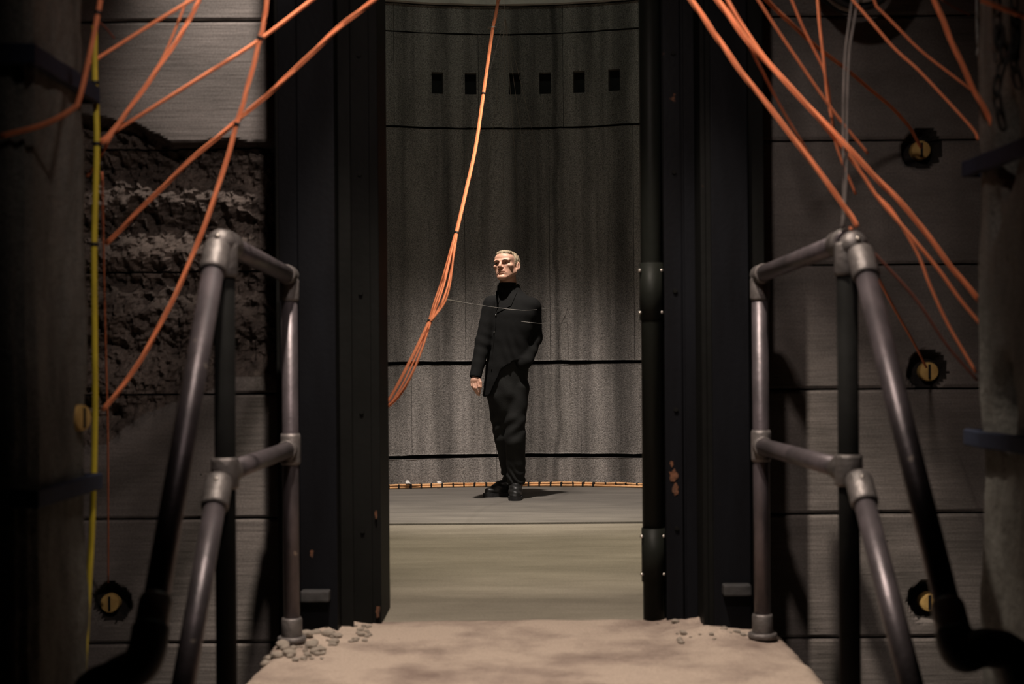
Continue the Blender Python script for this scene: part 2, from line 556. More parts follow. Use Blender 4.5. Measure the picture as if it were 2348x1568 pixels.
def platform_z(x, y):
    e = min(x - PX0, PX1 - x) + 0.04 * fbm((x * 3, y * 4, 2), 1.5, 4)
    z = 0.012 * fbm((x, y, 0.3), 3.0, 5) - 0.002
    # rubble fillet at the column feet, crumbled rim
    z += 0.035 * max(0, 1 - abs(abs(x) - 0.72) / 0.2) * max(0, min(1, (y - 4.75) / 0.35)) * (0.6 + fbm((x, y, 5), 14, 3))
    if e < 0.06:
        z -= 0.07 * (1 - e / 0.06) ** 2 * (0.6 + 0.8 * abs(fbm((x, y, 4), 9, 3)))
    return z


def platform():
    x0, x1, y0, y1 = PX0, PX1, PY0, PY1
    nx, ny = 110, 110
    V, F = [], []
    for j in range(ny + 1):
        for i in range(nx + 1):
            x = x0 + (x1 - x0) * i / nx
            y = y0 + (y1 - y0) * j / ny
            z = platform_z(x, y) - (0.012 if j == ny else 0)
            V.append((x + (0.02 * fbm((y * 5, 0, x0), 2, 4) if i in (0, nx) else 0), y, z))
    for j in range(ny):
        for i in range(nx):
            a = j * (nx + 1) + i
            F.append((a, a + 1, a + nx + 2, a + nx + 1))
    # skirt
    rim = [i for i in range(nx + 1)] + [j * (nx + 1) + nx for j in range(1, ny + 1)] + [ny * (nx + 1) + i for i in range(nx - 1, -1, -1)] + [j * (nx + 1) for j in range(ny - 1, 0, -1)]
    b = len(V)
    for r_ in rim:
        V.append((V[r_][0], V[r_][1], -0.9))
    for k in range(len(rim)):
        k2 = (k + 1) % len(rim)
        F.append((rim[k], b + k, b + k2, rim[k2]))
    o = mesh('floor', V, F, MAT['dust'], None, True)
    tag(o, 'dusty pink-brown concrete platform with crumbled edges leading to the doorway', 'floor', kind='structure')


platform()
box('floor_gallery', -2.7, 2.7, -1.6, 5.5, -1.05, -0.85, MAT['pillar'], None, 0)
tag(bpy.data.objects['floor_gallery'], 'dark lower concrete floor around the platform', 'floor', kind='structure')
stair = empty('floor_stair', (0, 3.1, -0.85))
tag(stair, 'short concrete stair rising to the platform', 'stair', kind='structure')
for i in range(4):
    box('step', -0.82, 0.94, 3.55 - 0.19 * (i + 1), 3.55 - 0.19 * i - 0.002, -0.85, -0.17 * (i + 1), MAT['dust'], stair, 0.006)

# ------------------------------------------------------------------ gallery walls left and right of the doorway (board-formed lifts)
WY = 5.50
SEAMS = [-0.85, -0.575, -0.092, 0.389, 0.870, 1.351, 1.832, 2.313, 2.794, 3.275, 4.7]
CRATERS = [P(255, 1385, WY), P(2112, 342, WY), P(2125, 850, WY), P(2128, 1378, WY)]


def smoothstep(a, b, x):
    t = max(0.0, min(1.0, (x - a) / (b - a)))
    return t * t * (3 - 2 * t)


TOPC = [(P(a, b, WY).x, P(a, b, WY).z) for a, b in ((120, 250), (235, 268), (300, 275), (340, 300), (390, 322), (470, 322), (530, 312), (580, 322), (640, 326))]
BOTC = [(P(a, b, WY).x, P(a, b, WY).z) for a, b in ((120, 1040), (240, 1030), (330, 960), (430, 920), (540, 885), (640, 870))]


def rough_mask(x, z):
    if x > -0.80:
        return 0, 0
    xs_t, zs_t = zip(*TOPC)
    xs_b, zs_b = zip(*BOTC)
    zt = float(np.interp(x, xs_t, zs_t)) + 0.02 * fbm((x, 0, 3), 9, 3)
    zb = float(np.interp(x, xs_b, zs_b)) + 0.05 * fbm((x, 0, 7), 6, 3)
    t = smoothstep(zt, zt - 0.03, z)
    b = smoothstep(zb - 0.05, zb + 0.16, z)
    l = smoothstep(-2.3, -1.95, x)
    u = (zt - z) / max(0.1, zt - zb)
    return t * b * l, u


def wall_disp(x, z):
    y = 0.003 * fbm((x, 0, z), 4, 4)
    m, u = rough_mask(x, z) if x < 0 else (0, 0)
    if m > 0:
        ledge = 0.5 + 0.5 * math.sin(z * 26 + 3 * fbm((x, 2, z), 2.2, 3))
        pit = abs(fbm((x, 5, z), 11, 5))
        d = 0.15 * (1 - 0.55 * u) + 0.075 * (ledge - 0.5) * (1 if x < -1.0 else 0.5) + 0.16 * (pit - 0.18) + 0.05 * fbm((x, 8, z), 40, 2)
        y += m * max(0.0, d)
    for c in CRATERS:
        dd = math.hypot(x - c.x, (z - c.z)) + 0.02 * fbm((x, 1, z), 18, 3)
        if dd < 0.085:
            y += 0.07 * smoothstep(0.085, 0.055, dd)
            if dd < 0.078:
                m = 2
    return y, m


def wall_panel(parent, x0, x1, z0, z1, res):
    g = 0.004
    xs = np.linspace(x0, x1, max(2, int((x1 - x0) / res)) + 1)
    zs = np.linspace(z0 + g, z1 - g, max(2, int((z1 - z0) / res)) + 1)
    nx, nz = len(xs), len(zs)
    V, F, mi = [], [], []
    mk = []
    for j, z in enumerate(zs):
        for i, x in enumerate(xs):
            y, m = wall_disp(x, z)
            zz = z
            if j in (0, nz - 1) and m < 0.1 and i >= 0:
                y += 0.006
                zz += 0.003 * fbm((x, 0, z), 6, 3)
            V.append((x, WY + y, zz))
            mk.append(m)
    for j in range(nz - 1):
        for i in range(nx - 1):
            a = j * nx + i
            F.append((a, a + 1, a + nx + 1, a + nx))
            mi.append(2 if mk[a] > 1.5 else 1 if mk[a] > 0.25 else 0)
    rim = list(range(nx)) + [j * nx + nx - 1 for j in range(1, nz)] + [(nz - 1) * nx + i for i in range(nx - 2, -1, -1)] + [j * nx for j in range(nz - 2, 0, -1)]
    b = len(V)
    for r_ in rim:
        V.append((V[r_][0], WY + 0.30, V[r_][2]))
    for k in range(len(rim)):
        k2 = (k + 1) % len(rim)
        F.append((rim[k], b + k, b + k2, rim[k2]))
        mi.append(0)
    o = mesh('panel', V, F, [MAT['form'], MAT['broken'], MAT['hole']], parent)
    o.data.polygons.foreach_set('material_index', mi)
    return o


wl = empty('wall_left', (-1.7, WY, -0.85))
tag(wl, 'board-formed concrete wall left of the doorway with a hacked-out rough hollow', 'wall', kind='structure')
wr = empty('wall_right', (1.7, WY, -0.85))
tag(wr, 'board-formed concrete wall right of the doorway with pour joints', 'wall', kind='structure')
for z0, z1 in zip(SEAMS[:-1], SEAMS[1:]):
    hot = z1 > -0.3 and z0 < 2.4
    wall_panel(wl, -2.65, -0.62, z0, z1, 0.009 if hot else 0.06)
    wall_panel(wr, 0.66, 2.65, z0, z1, 0.0105 if hot else 0.06)
box('backing', -2.65, -0.62, WY + 0.255, WY + 0.32, -0.85, 4.7, MAT['dark_gap'], wl, 0)
box('backing', 0.66, 2.65, WY + 0.20, WY + 0.32, -0.85, 4.7, MAT['dark_gap'], wr, 0)
box('jamb_fill', -1.95, -0.72, WY + 0.33, WY + 0.70, -0.25, 4.7, MAT['silo'], wl, 0.01)
box('jamb_fill', 0.76, 1.95, WY + 0.33, WY + 0.70, -0.25, 4.7, MAT['silo'], wr, 0.01)
box('wall_lintel', -0.62, 0.66, WY, WY + 0.3, 3.6, 4.7, MAT['form'], None, 0.01)
tag(bpy.data.objects['wall_lintel'], 'concrete wall over the doorway', 'wall', kind='structure')
for nm, x0, x1, lb in (('wall_side_left', -2.85, -2.65, 'dark gallery wall at the far left'), ('wall_side_right', 2.65, 2.85, 'dark gallery wall at the far right')):
    box(nm, x0, x1, -1.6, WY + .3, -1.05, 4.7, MAT['pillar'], None, 0)
    tag(bpy.data.objects[nm], lb, 'wall', kind='structure')
box('wall_rear', -2.85, 2.85, -1.8, -1.6, -1.05, 4.7, MAT['pillar'], None, 0)
tag(bpy.data.objects['wall_rear'], 'dark gallery wall behind the camera', 'wall', kind='structure')
box('ceiling_gallery', -2.85, 2.85, -1.8, WY + .3, 4.7, 4.9, MAT['pillar'], None, 0)
tag(bpy.data.objects['ceiling_gallery'], 'dark concrete ceiling of the gallery', 'ceiling', kind='structure')


# ------------------------------------------------------------------ steel columns of the doorway
def column(side):
    if side < 0:
        lb = 'blue-black painted steel column left of the doorway with a small shelf bracket'
        base = (-0.70, 5.2, 0)
    else:
        lb = 'blue-black painted steel column right of the doorway with a rust patch'
        base = (0.72, 5.2, 0)
    t = empty('steel_column', base)
    tag(t, lb, 'column', 'steel door columns')
    zt = 3.62
    zb = -0.01
    if side < 0:
        # x of the edges at their distances
        box('front_flange', -0.775, -0.640, 5.165, 5.185, zb, zt, MAT['steel'], t, 0.003)
        box('outer_flange', -0.852, -0.772, 5.185, 5.205, zb, zt, MAT['steel'], t, 0.003)
        box('outer_rib', -0.857, -0.845, 5.175, 5.49, zb, zt, MAT['steel_dark'], t, 0.003)
        box('web', -0.652, -0.640, 5.185, 5.42, zb, zt, MAT['steel_dark'], t, 0.002)
        box('step_plate', -0.640, -0.594, 5.27, 5.285, zb, zt, MAT['steel_dark'], t, 0.003)
        box('inner_flange', -0.606, -0.535, 5.385, 5.40, zb, zt, MAT['steel_dark'], t, 0.003)
        box('jamb_plate', -0.545, -0.503, 5.40, 5.78, zb, zt, MAT['steel_dark'], t, 0.004)
        box('core', -0.842, -0.655, 5.21, 5.47, zb, zt, MAT['steel_dark'], t, 0.002)
        box('shelf_bracket', -0.768, -0.665, 5.115, 5.17, 0.125, 0.165, MAT['bracket'], t, 0.006)
    else:
        box('front_flange', 0.728, 0.862, 5.165, 5.185, zb, zt, MAT['steel'], t, 0.003)
        box('outer_flange', 0.855, 0.925, 5.195, 5.215, zb, zt, MAT['steel_dark'], t, 0.003)
        box('outer_rib', 0.915, 0.928, 5.215, 5.49, zb, zt, MAT['steel_dark'], t, 0.003)
        box('edge_angle', 0.694, 0.712, 5.195, 5.40, zb, zt, MAT['steel_dark'], t, 0.003)
        box('web', 0.712, 0.735, 5.185, 5.40, zb, zt, MAT['steel_dark'], t, 0.002)
        box('inner_flange', 0.580, 0.660, 5.395, 5.41, zb, zt, MAT['steel'], t, 0.003)
        box('inner_flange', 0.655, 0.700, 5.37, 5.385, zb, zt, MAT['steel'], t, 0.003)
        box('jamb_plate', 0.560, 0.60, 5.50, 5.78, zb, zt, MAT['steel_dark'], t, 0.004)
        box('core', 0.73, 0.91, 5.22, 5.47, zb, zt, MAT['steel_dark'], t, 0.002)
        box('shelf_bracket', 0.756, 0.856, 5.115, 5.17, 0.135, 0.175, MAT['bracket'], t, 0.006)
        p = tube('weld_seam', [(0.645, 5.393, zb + .02), (0.645, 5.393, 1.4), (0.645, 5.393, zt)], 0.003, MAT['steel'], t, 6)
    for z in (0.35, 0.8, 1.25, 1.7, 2.15):
        xx = -0.57 if side < 0 else 0.62
        bm = bmesh.new()
        bmesh.ops.create_cone(bm, cap_ends=True, segments=6, radius1=0.009, radius2=0.009, depth=0.01,
                              matrix=Matrix.Translation((xx, 5.381 if side < 0 else 5.391, z)) @ Matrix.Rotation(math.pi / 2, 4, 'X'))
        from_bm('bolt', bm, MAT['steel_dark'], t)
    flakes = [(1545, 1090, 5.392, 9, 14), (1549, 1122, 5.392, 7, 12), (1540, 1062, 5.392, 4, 7)] if side > 0 else [(866, 1402, 5.382, 5, 16), (715, 1268, 5.163, 4, 9), (862, 1180, 5.382, 3, 10)]
    for (fx, fy, fd, w, h) in flakes:
        bm = bmesh.new()
        n = 14
        vs = []
        for i in range(n):
            a = 2 * math.pi * i / n
            q = 0.65 + 0.7 * random.random()
            vs.append(bm.verts.new(P(fx + w * q * math.cos(a), fy + h * q * math.sin(a), fd)))
        f = bm.faces.new(vs)
        e = bmesh.ops.extrude_face_region(bm, geom=[f])
        for v in e['geom']:
            if isinstance(v, bmesh.types.BMVert):
                v.co.y += 0.004
        from_bm('rust_patch', bm, MAT['rust'], t)
    return t


column(-1)
column(1)
lint = empty('steel_lintel', (0, 5.2, 3.62))
tag(lint, 'dark steel beam across the top of the doorway, above the frame', 'beam')
box('web', -0.86, 0.93, 5.3, 5.32, 3.64, 3.96, MAT['steel_dark'], lint)
box('flange', -0.86, 0.93, 5.17, 5.47, 3.62, 3.64, MAT['steel'], lint)
box('flange', -0.86, 0.93, 5.17, 5.47, 3.96, 3.98, MAT['steel'], lint)

# vertical drain pipe at the right jamb
dp = empty('drain_pipe', (0.535, 5.46, 0))
tag(dp, 'greenish black vertical drain pipe running up the right door jamb', 'pipe')
px0 = 0.537
tube('pipe', [(px0, 5.455, -0.01), (px0, 5.455, 1.8), (px0, 5.455, 3.6)], 0.041, MAT['drain'], dp, 20)
for za, zb in ((0.14, 0.345), (1.14, 1.36)):
    sl = tube('coupling', [(px0, 5.455, za), (px0, 5.455, zb)], 0.046, MAT['drain'], dp, 20)
    for z in (za + .03, zb - .03):
        for dx in (-0.047, 0.036):
            bm = bmesh.new()
            bmesh.ops.create_uvsphere(bm, u_segments=8, v_segments=6, radius=0.007, matrix=Matrix.Translation((px0 + dx, 5.43, z)))
            from_bm('bolt', bm, MAT['screw'], sl, True)


# ------------------------------------------------------------------ hand rails
def ring_geo(p, d, r, ln, m, name, parent):
    d = Vector(d).normalized()
    return tube(name, [p - d * ln / 2, p - d * ln * 0.4, p + d * ln * 0.4, p + d * ln / 2], [r * 0.93, r, r, r * 0.93], m, parent, 18)


def screw(p, parent):
    bm = bmesh.new()
    bmesh.ops.create_uvsphere(bm, u_segments=8, v_segments=6, radius=0.007, matrix=Matrix.Translation(p))
    return from_bm('set_screw', bm, MAT['screw'], parent, True)


def handrail(side):
    r = 0.0285
    if side < 0:
        tF, tB, mF, mB = P(514, 556, 3.85), P(663, 632, 4.98), P(514, 1085, 3.85), P(663, 1030, 4.98)
        s1a, s1b = P(499, 562, 3.83), P(346, 1440, 3.06)
        s2a, s2b = P(503, 1100, 3.82), P(408, 1640, 3.30)
        lb = 'worn grey tubular steel handrail left of the platform'
    else:
        tF, tB, mF, mB = P(1942, 552, 3.85), P(1742, 630, 4.98), P(1946, 1078, 3.85), P(1742, 1022, 4.98)
        s1a, s1b = P(1972, 575, 3.82), P(2188, 1452, 3.03)
        s2a, s2b = P(1968, 1095, 3.82), P(2108, 1640, 3.26)
        lb = 'worn grey tubular steel handrail right of the platform'
    t = empty('handrail', (tF.x, 3.85, 0))
    tag(t, lb, 'handrail', 'platform handrails')
    xf, xb = (tF.x + mF.x) / 2, tB.x
    tube('post', [(xf, 3.85, -0.01), (xf, 3.85, 0.6), tF], r, MAT['black_pipe'], t, 18)['label'] = 'black post'
    tube('post', [(xb, 4.98, -0.01), (xb, 4.98, 0.6), tB], r, MAT['pipe'], t, 18)
    tube('top_rail', [tF, tF.lerp(tB, .5), tB], r, MAT['pipe'], t, 18)
    tube('middle_rail', [mF, mF.lerp(mB, .5), mB], r, MAT['pipe'], t, 18)
    tube('sloping_rail', [s1a, s1a.lerp(s1b, .5), s1b], r, MAT['pipe'], t, 18)
    tube('sloping_rail', [s2a, s2a.lerp(s2b, .5), s2b], r, MAT['pipe'], t, 18)
    # base flanges of the posts
    for (x, y) in ((xf, 3.85), (xb, 4.98)):
        ring_geo(Vector((x, y, 0.02)), (0, 0, 1), 0.05, 0.02, MAT['fitting'], 'base_flange', t)
        ring_geo(Vector((x, y, 0.06)), (0, 0, 1), 0.036, 0.07, MAT['fitting'], 'base_socket', t)
    d1 = (s1b - s1a).normalized()
    d2 = (s2b - s2a).normalized()
    dr = (tB - tF).normalized()
    dm = (mB - mF).normalized()
    # front top fitting: dome, socket of the sloping rail, socket of the top rail
    bm = bmesh.new()
    bmesh.ops.create_uvsphere(bm, u_segments=18, v_segments=12, radius=0.038, matrix=Matrix.Translation(tF.lerp(s1a, .5) + Vector((0, 0, 0.002))))
    hub = from_bm('elbow_fitting', bm, MAT['fitting'], t, True)
    ring_geo(s1a + d1 * 0.055, d1, 0.0365, 0.10, MAT['fitting'], 'socket', hub)
    ring_geo(tF + dr * 0.06, dr, 0.0365, 0.09, MAT['fitting'], 'socket', hub)
    ring_geo(tF - Vector((0, 0, 0.05)), (0, 0, 1), 0.0355, 0.09, MAT['fitting'], 'socket', hub)
    screw(tF.lerp(s1a, .6) + Vector((0, -0.037, 0.018)), hub)
    screw(tF + dr * 0.05 + Vector((-0.012 * side, -0.030, 0.024)), hub)
    # front middle fitting
    hub = ring_geo(Vector((xf, 3.85, mF.z)), (0, 0, 1), 0.0375, 0.085, MAT['fitting'], 'cross_fitting', t)
    ring_geo(s2a + d2 * 0.05, d2, 0.0365, 0.10, MAT['fitting'], 'socket', hub)
    ring_geo(mF + dm * 0.06, dm, 0.0365, 0.06, MAT['fitting'], 'socket', hub)
    screw(s2a + d2 * 0.01 + Vector((0, -0.036, 0.012)), hub)
    # rear fittings
    bm = bmesh.new()
    bmesh.ops.create_uvsphere(bm, u_segments=18, v_segments=12, radius=0.0345, matrix=Matrix.Translation(tB))
    hub = from_bm('elbow_fitting', bm, MAT['fitting'], t, True)
    ring_geo(tB - Vector((0, 0, 0.05)), (0, 0, 1), 0.034, 0.08, MAT['fitting'], 'socket', hub)
    ring_geo(tB - dr * 0.05, dr, 0.034, 0.06, MAT['fitting'], 'socket', hub)
    hub = ring_geo(Vector((xb, 4.98, mB.z)), (0, 0, 1), 0.035, 0.11, MAT['fitting'], 'tee_fitting', t)
    ring_geo(mB - dm * 0.05, dm, 0.0345, 0.04, MAT['fitting'], 'socket', hub)
    # lower end: coupling and a bend turning outwards and down to the floor
    ring_geo(s1b - d1 * 0.03, d1, 0.0365, 0.09, MAT['fitting'], 'coupling', t)
    a = s1b
    if side < 0:
        pth = [a, a + d1 * 0.05, a + d1 * 0.09 + Vector((-0.012, 0, 0)), a + d1 * 0.11 + Vector((-0.06, 0, -0.01)), a + Vector((-0.125, -0.06, -0.16)), a + Vector((-0.15, -0.06, -0.5)), Vector((a.x - 0.15, a.y - 0.06, -0.845))]
    else:
        pth = [a, a + d1 * 0.03, a + d1 * 0.05 + Vector((0.012, 0, 0.0)), a + d1 * 0.05 + Vector((0.06, 0, 0.012)), a + Vector((0.125, -0.04, -0.08)), a + Vector((0.15, -0.05, -0.45)), Vector((a.x + 0.15, a.y - 0.05, -0.845))]
    tube('bend', smooth_path(pth, 6), 0.041, MAT['rubber'], t, 16)


handrail(-1)
handrail(1)


# ------------------------------------------------------------------ rough foreground pillars with blue straps
def pillar(x0, x1, y0, y1, holes, label, seed):
    t = empty('rough_pillar', ((x0 + x1) / 2, (y0 + y1) / 2, -0.85))
    tag(t, label, 'pillar', 'rough foreground pillars')
    z0, z1 = -0.86, 4.69
    per = []
    res = 0.02
    for (ax, ay), (bx, by) in (((x0, y0), (x1, y0)), ((x1, y0), (x1, y1)), ((x1, y1), (x0, y1)), ((x0, y1), (x0, y0))):
        n = max(2, int(math.hypot(bx - ax, by - ay) / res))
        for i in range(n):
            per.append((ax + (bx - ax) * i / n, ay + (by - ay) * i / n))
    cx, cy = (x0 + x1) / 2, (y0 + y1) / 2
    nz = 200
    V, F = [], []
    for j in range(nz + 1):
        z = z0 + (z1 - z0) * j / nz
        for (x, y) in per:
            d = 0.022 * fbm((x * 1.0 + seed, y, z * 0.6), 4.0, 3) + 0.014 * fbm((x + seed, y * 1.2, z * 0.5), 16, 4)
            for (hy, hz, hr) in holes:
                q = math.hypot(y - hy, (z - hz) * 0.7) + 0.02 * fbm((x, y, z), 14, 3)
                if q < hr and abs(x - (x1 if cx < 0 else x0)) < 0.01:
                    d -= 0.10 * smoothstep(hr, hr * 0.5, q)
            # rounded corners
            ex = abs(x - cx) / ((x1 - x0) / 2)
            ey = abs(y - cy) / ((y1 - y0) / 2)
            if ex > 0.9 and ey > 0.9:
                d -= 0.02
            n = Vector((x - cx, (y - cy), 0)).normalized()
            V.append((x + n.x * d, y + n.y * d, z))
    m_ = len(per)
    for j in range(nz):
        for i in range(m_):
            i2 = (i + 1) % m_
            F.append((j * m_ + i, j * m_ + i2, (j + 1) * m_ + i2, (j + 1) * m_ + i))
    F += [tuple(range(m_))[::-1], tuple(nz * m_ + i for i in range(m_))]
    mesh('shaft', V, F, MAT['pillar'], t, True)
    return t


pillar(-1.62, -1.145, 3.38, 3.85, [], 'rough dark concrete pillar at the left edge bound with blue straps', 0)
pillar(1.255, 1.72, 3.38, 3.85, [(3.60, P(2300, 320, 3.55).z, 0.10), (3.62, P(2290, 925, 3.62).z, 0.09), (3.7, P(2215, 500, 3.75).z, 0.05)],
       'rough dark concrete pillar at the right edge with broken hollows and blue straps', 5)


def strap(x0, x1, y0, y1, z, h, label, tilt=0.0):
    e = 0.022
    pts = []
    for (x, y) in ((x0 - e, y0 - e), (x1 + e, y0 - e), (x1 + e, y1 + e), (x0 - e, y1 + e)):
        pts.append((x, y))
    V, F = [], []
    n = 0
    prof = []
    for k in range(4):
        a, b = pts[k], pts[(k + 1) % 4]
        for i in range(10):
            prof.append((a[0] + (b[0] - a[0]) * i / 10, a[1] + (b[1] - a[1]) * i / 10))
    cx, cy = (x0 + x1) / 2, (y0 + y1) / 2
    for q, (x, y) in enumerate(prof):
        nn = Vector((x - cx, y - cy, 0)).normalized()
        zz = z + tilt * (y - cy) + 0.006 * fbm((x, y, z), 8, 3)
        wob = 0.004 * fbm((x, y, z + 4), 12, 2)
        for dz, dn in ((-h / 2, 0), (-h / 2 + .004, .006), (h / 2 - .004, .006), (h / 2, 0), (h / 2, -.012), (-h / 2, -.012)):
            V.append((x + nn.x * (dn + wob), y + nn.y * (dn + wob), zz + dz))
    m_ = len(prof)
    for i in range(m_):
        i2 = (i + 1) % m_
        for k in range(6):
            k2 = (k + 1) % 6
            F.append((i * 6 + k, i2 * 6 + k, i2 * 6 + k2, i * 6 + k2))
    o = mesh('strap', V, F, MAT['strap'])
    recentre(o, (cx, cy, z - h / 2))
    tag(o, label, 'strap', 'blue straps around the pillars')


strap(-1.62, -1.145, 3.38, 3.85, P(160, 215, 3.85).z, 0.05, 'blue strap high round the left pillar')
strap(-1.62, -1.145, 3.38, 3.85, P(215, 1105, 3.85).z, 0.045, 'blue strap low round the left pillar')
strap(1.255, 1.72, 3.38, 3.85, P(2235, 390, 3.85).z, 0.045, 'blue strap high round the right pillar, below the chains', 0.02)
strap(1.255, 1.72, 3.38, 3.85, P(2235, 1003, 3.85).z, 0.045, 'blue strap low round the right pillar')


# ------------------------------------------------------------------ anchors: ochre plugs in broken holes
def plug(c, nrm, label, r=0.037):
    nrm = Vector(nrm).normalized()
    t = empty('anchor_plug', c)
    tag(t, label, 'plug', 'ochre plugs in drilled holes')
    V, F = tube_geo([c - nrm * 0.06, c, c + nrm * 0.006, c + nrm * 0.008], [r, r, r * 0.93, r * 0.6], 20)
    mesh('disc', V, F, MAT['plug'], t, False)
    u = nrm.cross(Vector((0, 0, 1))).normalized()
    w = u.cross(nrm)
    V, F = [], []
    for a in (-1, 1):
        for b in (-1, 1):
            for d in (0.002, 0.0105):
                V.append(c + u * (a * 0.0045) + w * (b * r * 0.75) + nrm * d)
    bm = bmesh.new()
    vs = [bm.verts.new(v) for v in V]
    bmesh.ops.convex_hull(bm, input=vs)
    from_bm('slot', bm, MAT['tie'], t)
    return t


for (px, py), lb in (((252, 1383), 'ochre slotted plug in the wall hole below the hacked hollow, lower left'),
                     ((2112, 344), 'ochre slotted plug in the upper hole of the right wall'),
                     ((2130, 852), 'ochre slotted plug in the middle hole of the right wall, a cord running to it'),
                     ((2130, 1380), 'ochre plug in the low hole of the right wall behind the sloping rail')):
    plug(P(px, py, WY + 0.035), (0, -1, 0), lb)
plug(P(198, 958, 3.74) + Vector((-0.012, 0, 0)), (1, -0.35, 0), 'ochre plug in the inner face of the left pillar beside the yellow cable', 0.035)

# ------------------------------------------------------------------ cords
HUB = Vector((0.03, 3.05, 4.45))
hook = empty('ceiling_hook', HUB)
tag(hook, 'black steel hook under the gallery ceiling gathering the orange cords', 'hook')
pth = [HUB + Vector((0, 0, 0.25)), HUB + Vector((0, 0, 0.05))] + [HUB + Vector((0.05 * math.sin(a), 0, 0.05 * math.cos(a))) for a in [i * 0.5 for i in range(1, 11)]]
tube('shank', smooth_path(pth, 4), 0.01, MAT['steel_dark'], hook, 10)
ring_geo(HUB + Vector((0, 0, 0.23)), (0, 0, 1), 0.06, 0.02, MAT['steel_dark'], 'plate', hook)


def cord_pts(pix, D0, D1, hub=None):
    pts = []
    L_ = [0]
    for a, b in zip(pix[:-1], pix[1:]):
        L_.append(L_[-1] + math.hypot(b[0] - a[0], b[1] - a[1]))
    for (px, py), l in zip(pix, L_):
        pts.append(P(px, py, D0 + (D1 - D0) * l / L_[-1]))
    if hub is not None:
        d = (pts[0] - pts[1]).normalized()
        a = pts[0] + d * 0.25
        pts = [a] + pts
    return pts


def cord(pix, D0, D1, r, mat, label, ties=(), hub=HUB, strands=1, spread=0.0, name='cord', group='orange cords in the gallery'):
    pts = cord_pts(pix, D0, D1, hub)
    path = smooth_path(pts, 8)
    if hub is not None:
        path = [hub.lerp(path[0], i / 8) for i in range(8)] + path
        for _ in range(60):                       # ease the bend above the frame
            path = [path[0]] + [path[i - 1] * 0.25 + path[i] * 0.5 + path[i + 1] * 0.25 if i < 14 else path[i] for i in range(1, len(path) - 1)] + [path[-1]]
    base = pts[-1]
    t = None
    if strands == 1 and not ties:
        o = tube(name, path, r, MAT[mat], None, 7)
        recentre(o, base)
        return tag(o, label, 'cord', group)
    t = empty(name, base)
    tag(t, label, 'cord', group)
    if strands == 1:
        tube('strand', path, r, MAT[mat], t, 8)
    else:
        fr = frames(path)
        rs = r * 0.48
        for s in range(strands):
            a0 = 2 * math.pi * s / strands
            pp = []
            for i, p in enumerate(path):
                a = a0 + i * 0.25
                pp.append(p + (fr[i][1] * math.cos(a) + fr[i][2] * math.sin(a)) * r * 0.55)
            tube('strand', pp, rs, MAT[mat], t, 6)
    for (tx, ty) in ties:
        # nearest path point in the picture plane direction
        best = min(range(1, len(path) - 1), key=lambda i: (path[i] - P(tx, ty, path[i].y)).length)
        ring_geo(path[best], path[best + 1] - path[best - 1], r * 1.25, 0.010, MAT['tie'], 'cable_tie', t)
    return t


# left of the doorway
cord([(612, 0), (605, 50), (590, 115), (565, 210), (543, 285), (500, 430), (440, 590), (370, 740), (300, 860), (236, 940)], 3.86, 3.93, 0.0068, 'orange',
     'bright orange cord sagging from the top past the left handrail to the lower left', ties=[(593, 84), (543, 282)], strands=3)
cord([(858, 0), (770, 70), (660, 175), (555, 268), (440, 365), (330, 472), (243, 560)], 3.92, 4.15, 0.0074, 'orange_dull',
     'taut dull orange cord slanting across the left steel column', strands=3)
cord([(715, 0), (590, 95), (480, 165), (400, 215), (300, 278), (224, 326)], 3.98, 3.92, 0.0052, 'orange_dull',
     'long thin orange cord from the top of the left column to the yellow cable')
cord([(457, 0), (420, 70), (360, 160), (300, 245), (234, 330)], 3.97, 3.9, 0.0068, 'orange',
     'bright orange cord slanting over the lit upper left wall', strands=3)
cord([(428, 0), (405, 60), (372, 135), (330, 200), (275, 280), (232, 355), (200, 405)], 4.02, 3.95, 0.0038, 'orange_dull',
     'thin orange cord just left of the bright slanting cord, upper left')
cord([(440, 0), (340, 60), (222, 135), (203, 146)], 3.95, 3.9, 0.0050, 'orange',
     'shallow orange cord reaching the top of the yellow cable')
cord([(230, 0), (225, 30), (205, 130), (182, 225), (166, 250), (100, 285), (0, 312)], 3.45, 3.36, 0.0066, 'orange_dull',
     'dull orange cord bending round the left pillar at the upper strap', hub=None, ties=[(226, 28)])
cord([(215, 40), (240, 62), (262, 88)], 3.9, 4.0, 0.003, 'brown', 'short brown cord end near the top of the left pillar', hub=None)
cord([(234, 395), (237, 560), (240, 700), (244, 860), (247, 980), (248, 1180), (248, 1335)], 3.95, 5.40, 0.0032, 'orange_dull',
     'thin dull cord hanging behind the yellow cable down to the lower left plug', hub=None)
yc = cord([(217, 60), (218, 190), (222, 330), (216, 560), (217, 760), (218, 940), (212, 1180), (203, 1350), (188, 1600)], 3.90, 3.9, 0.0085, 'yellow',
          'yellow cable hanging down the corner of the left pillar', ties=[(219, 185), (222, 326), (216, 562)], hub=None, name='cable', group='cables')
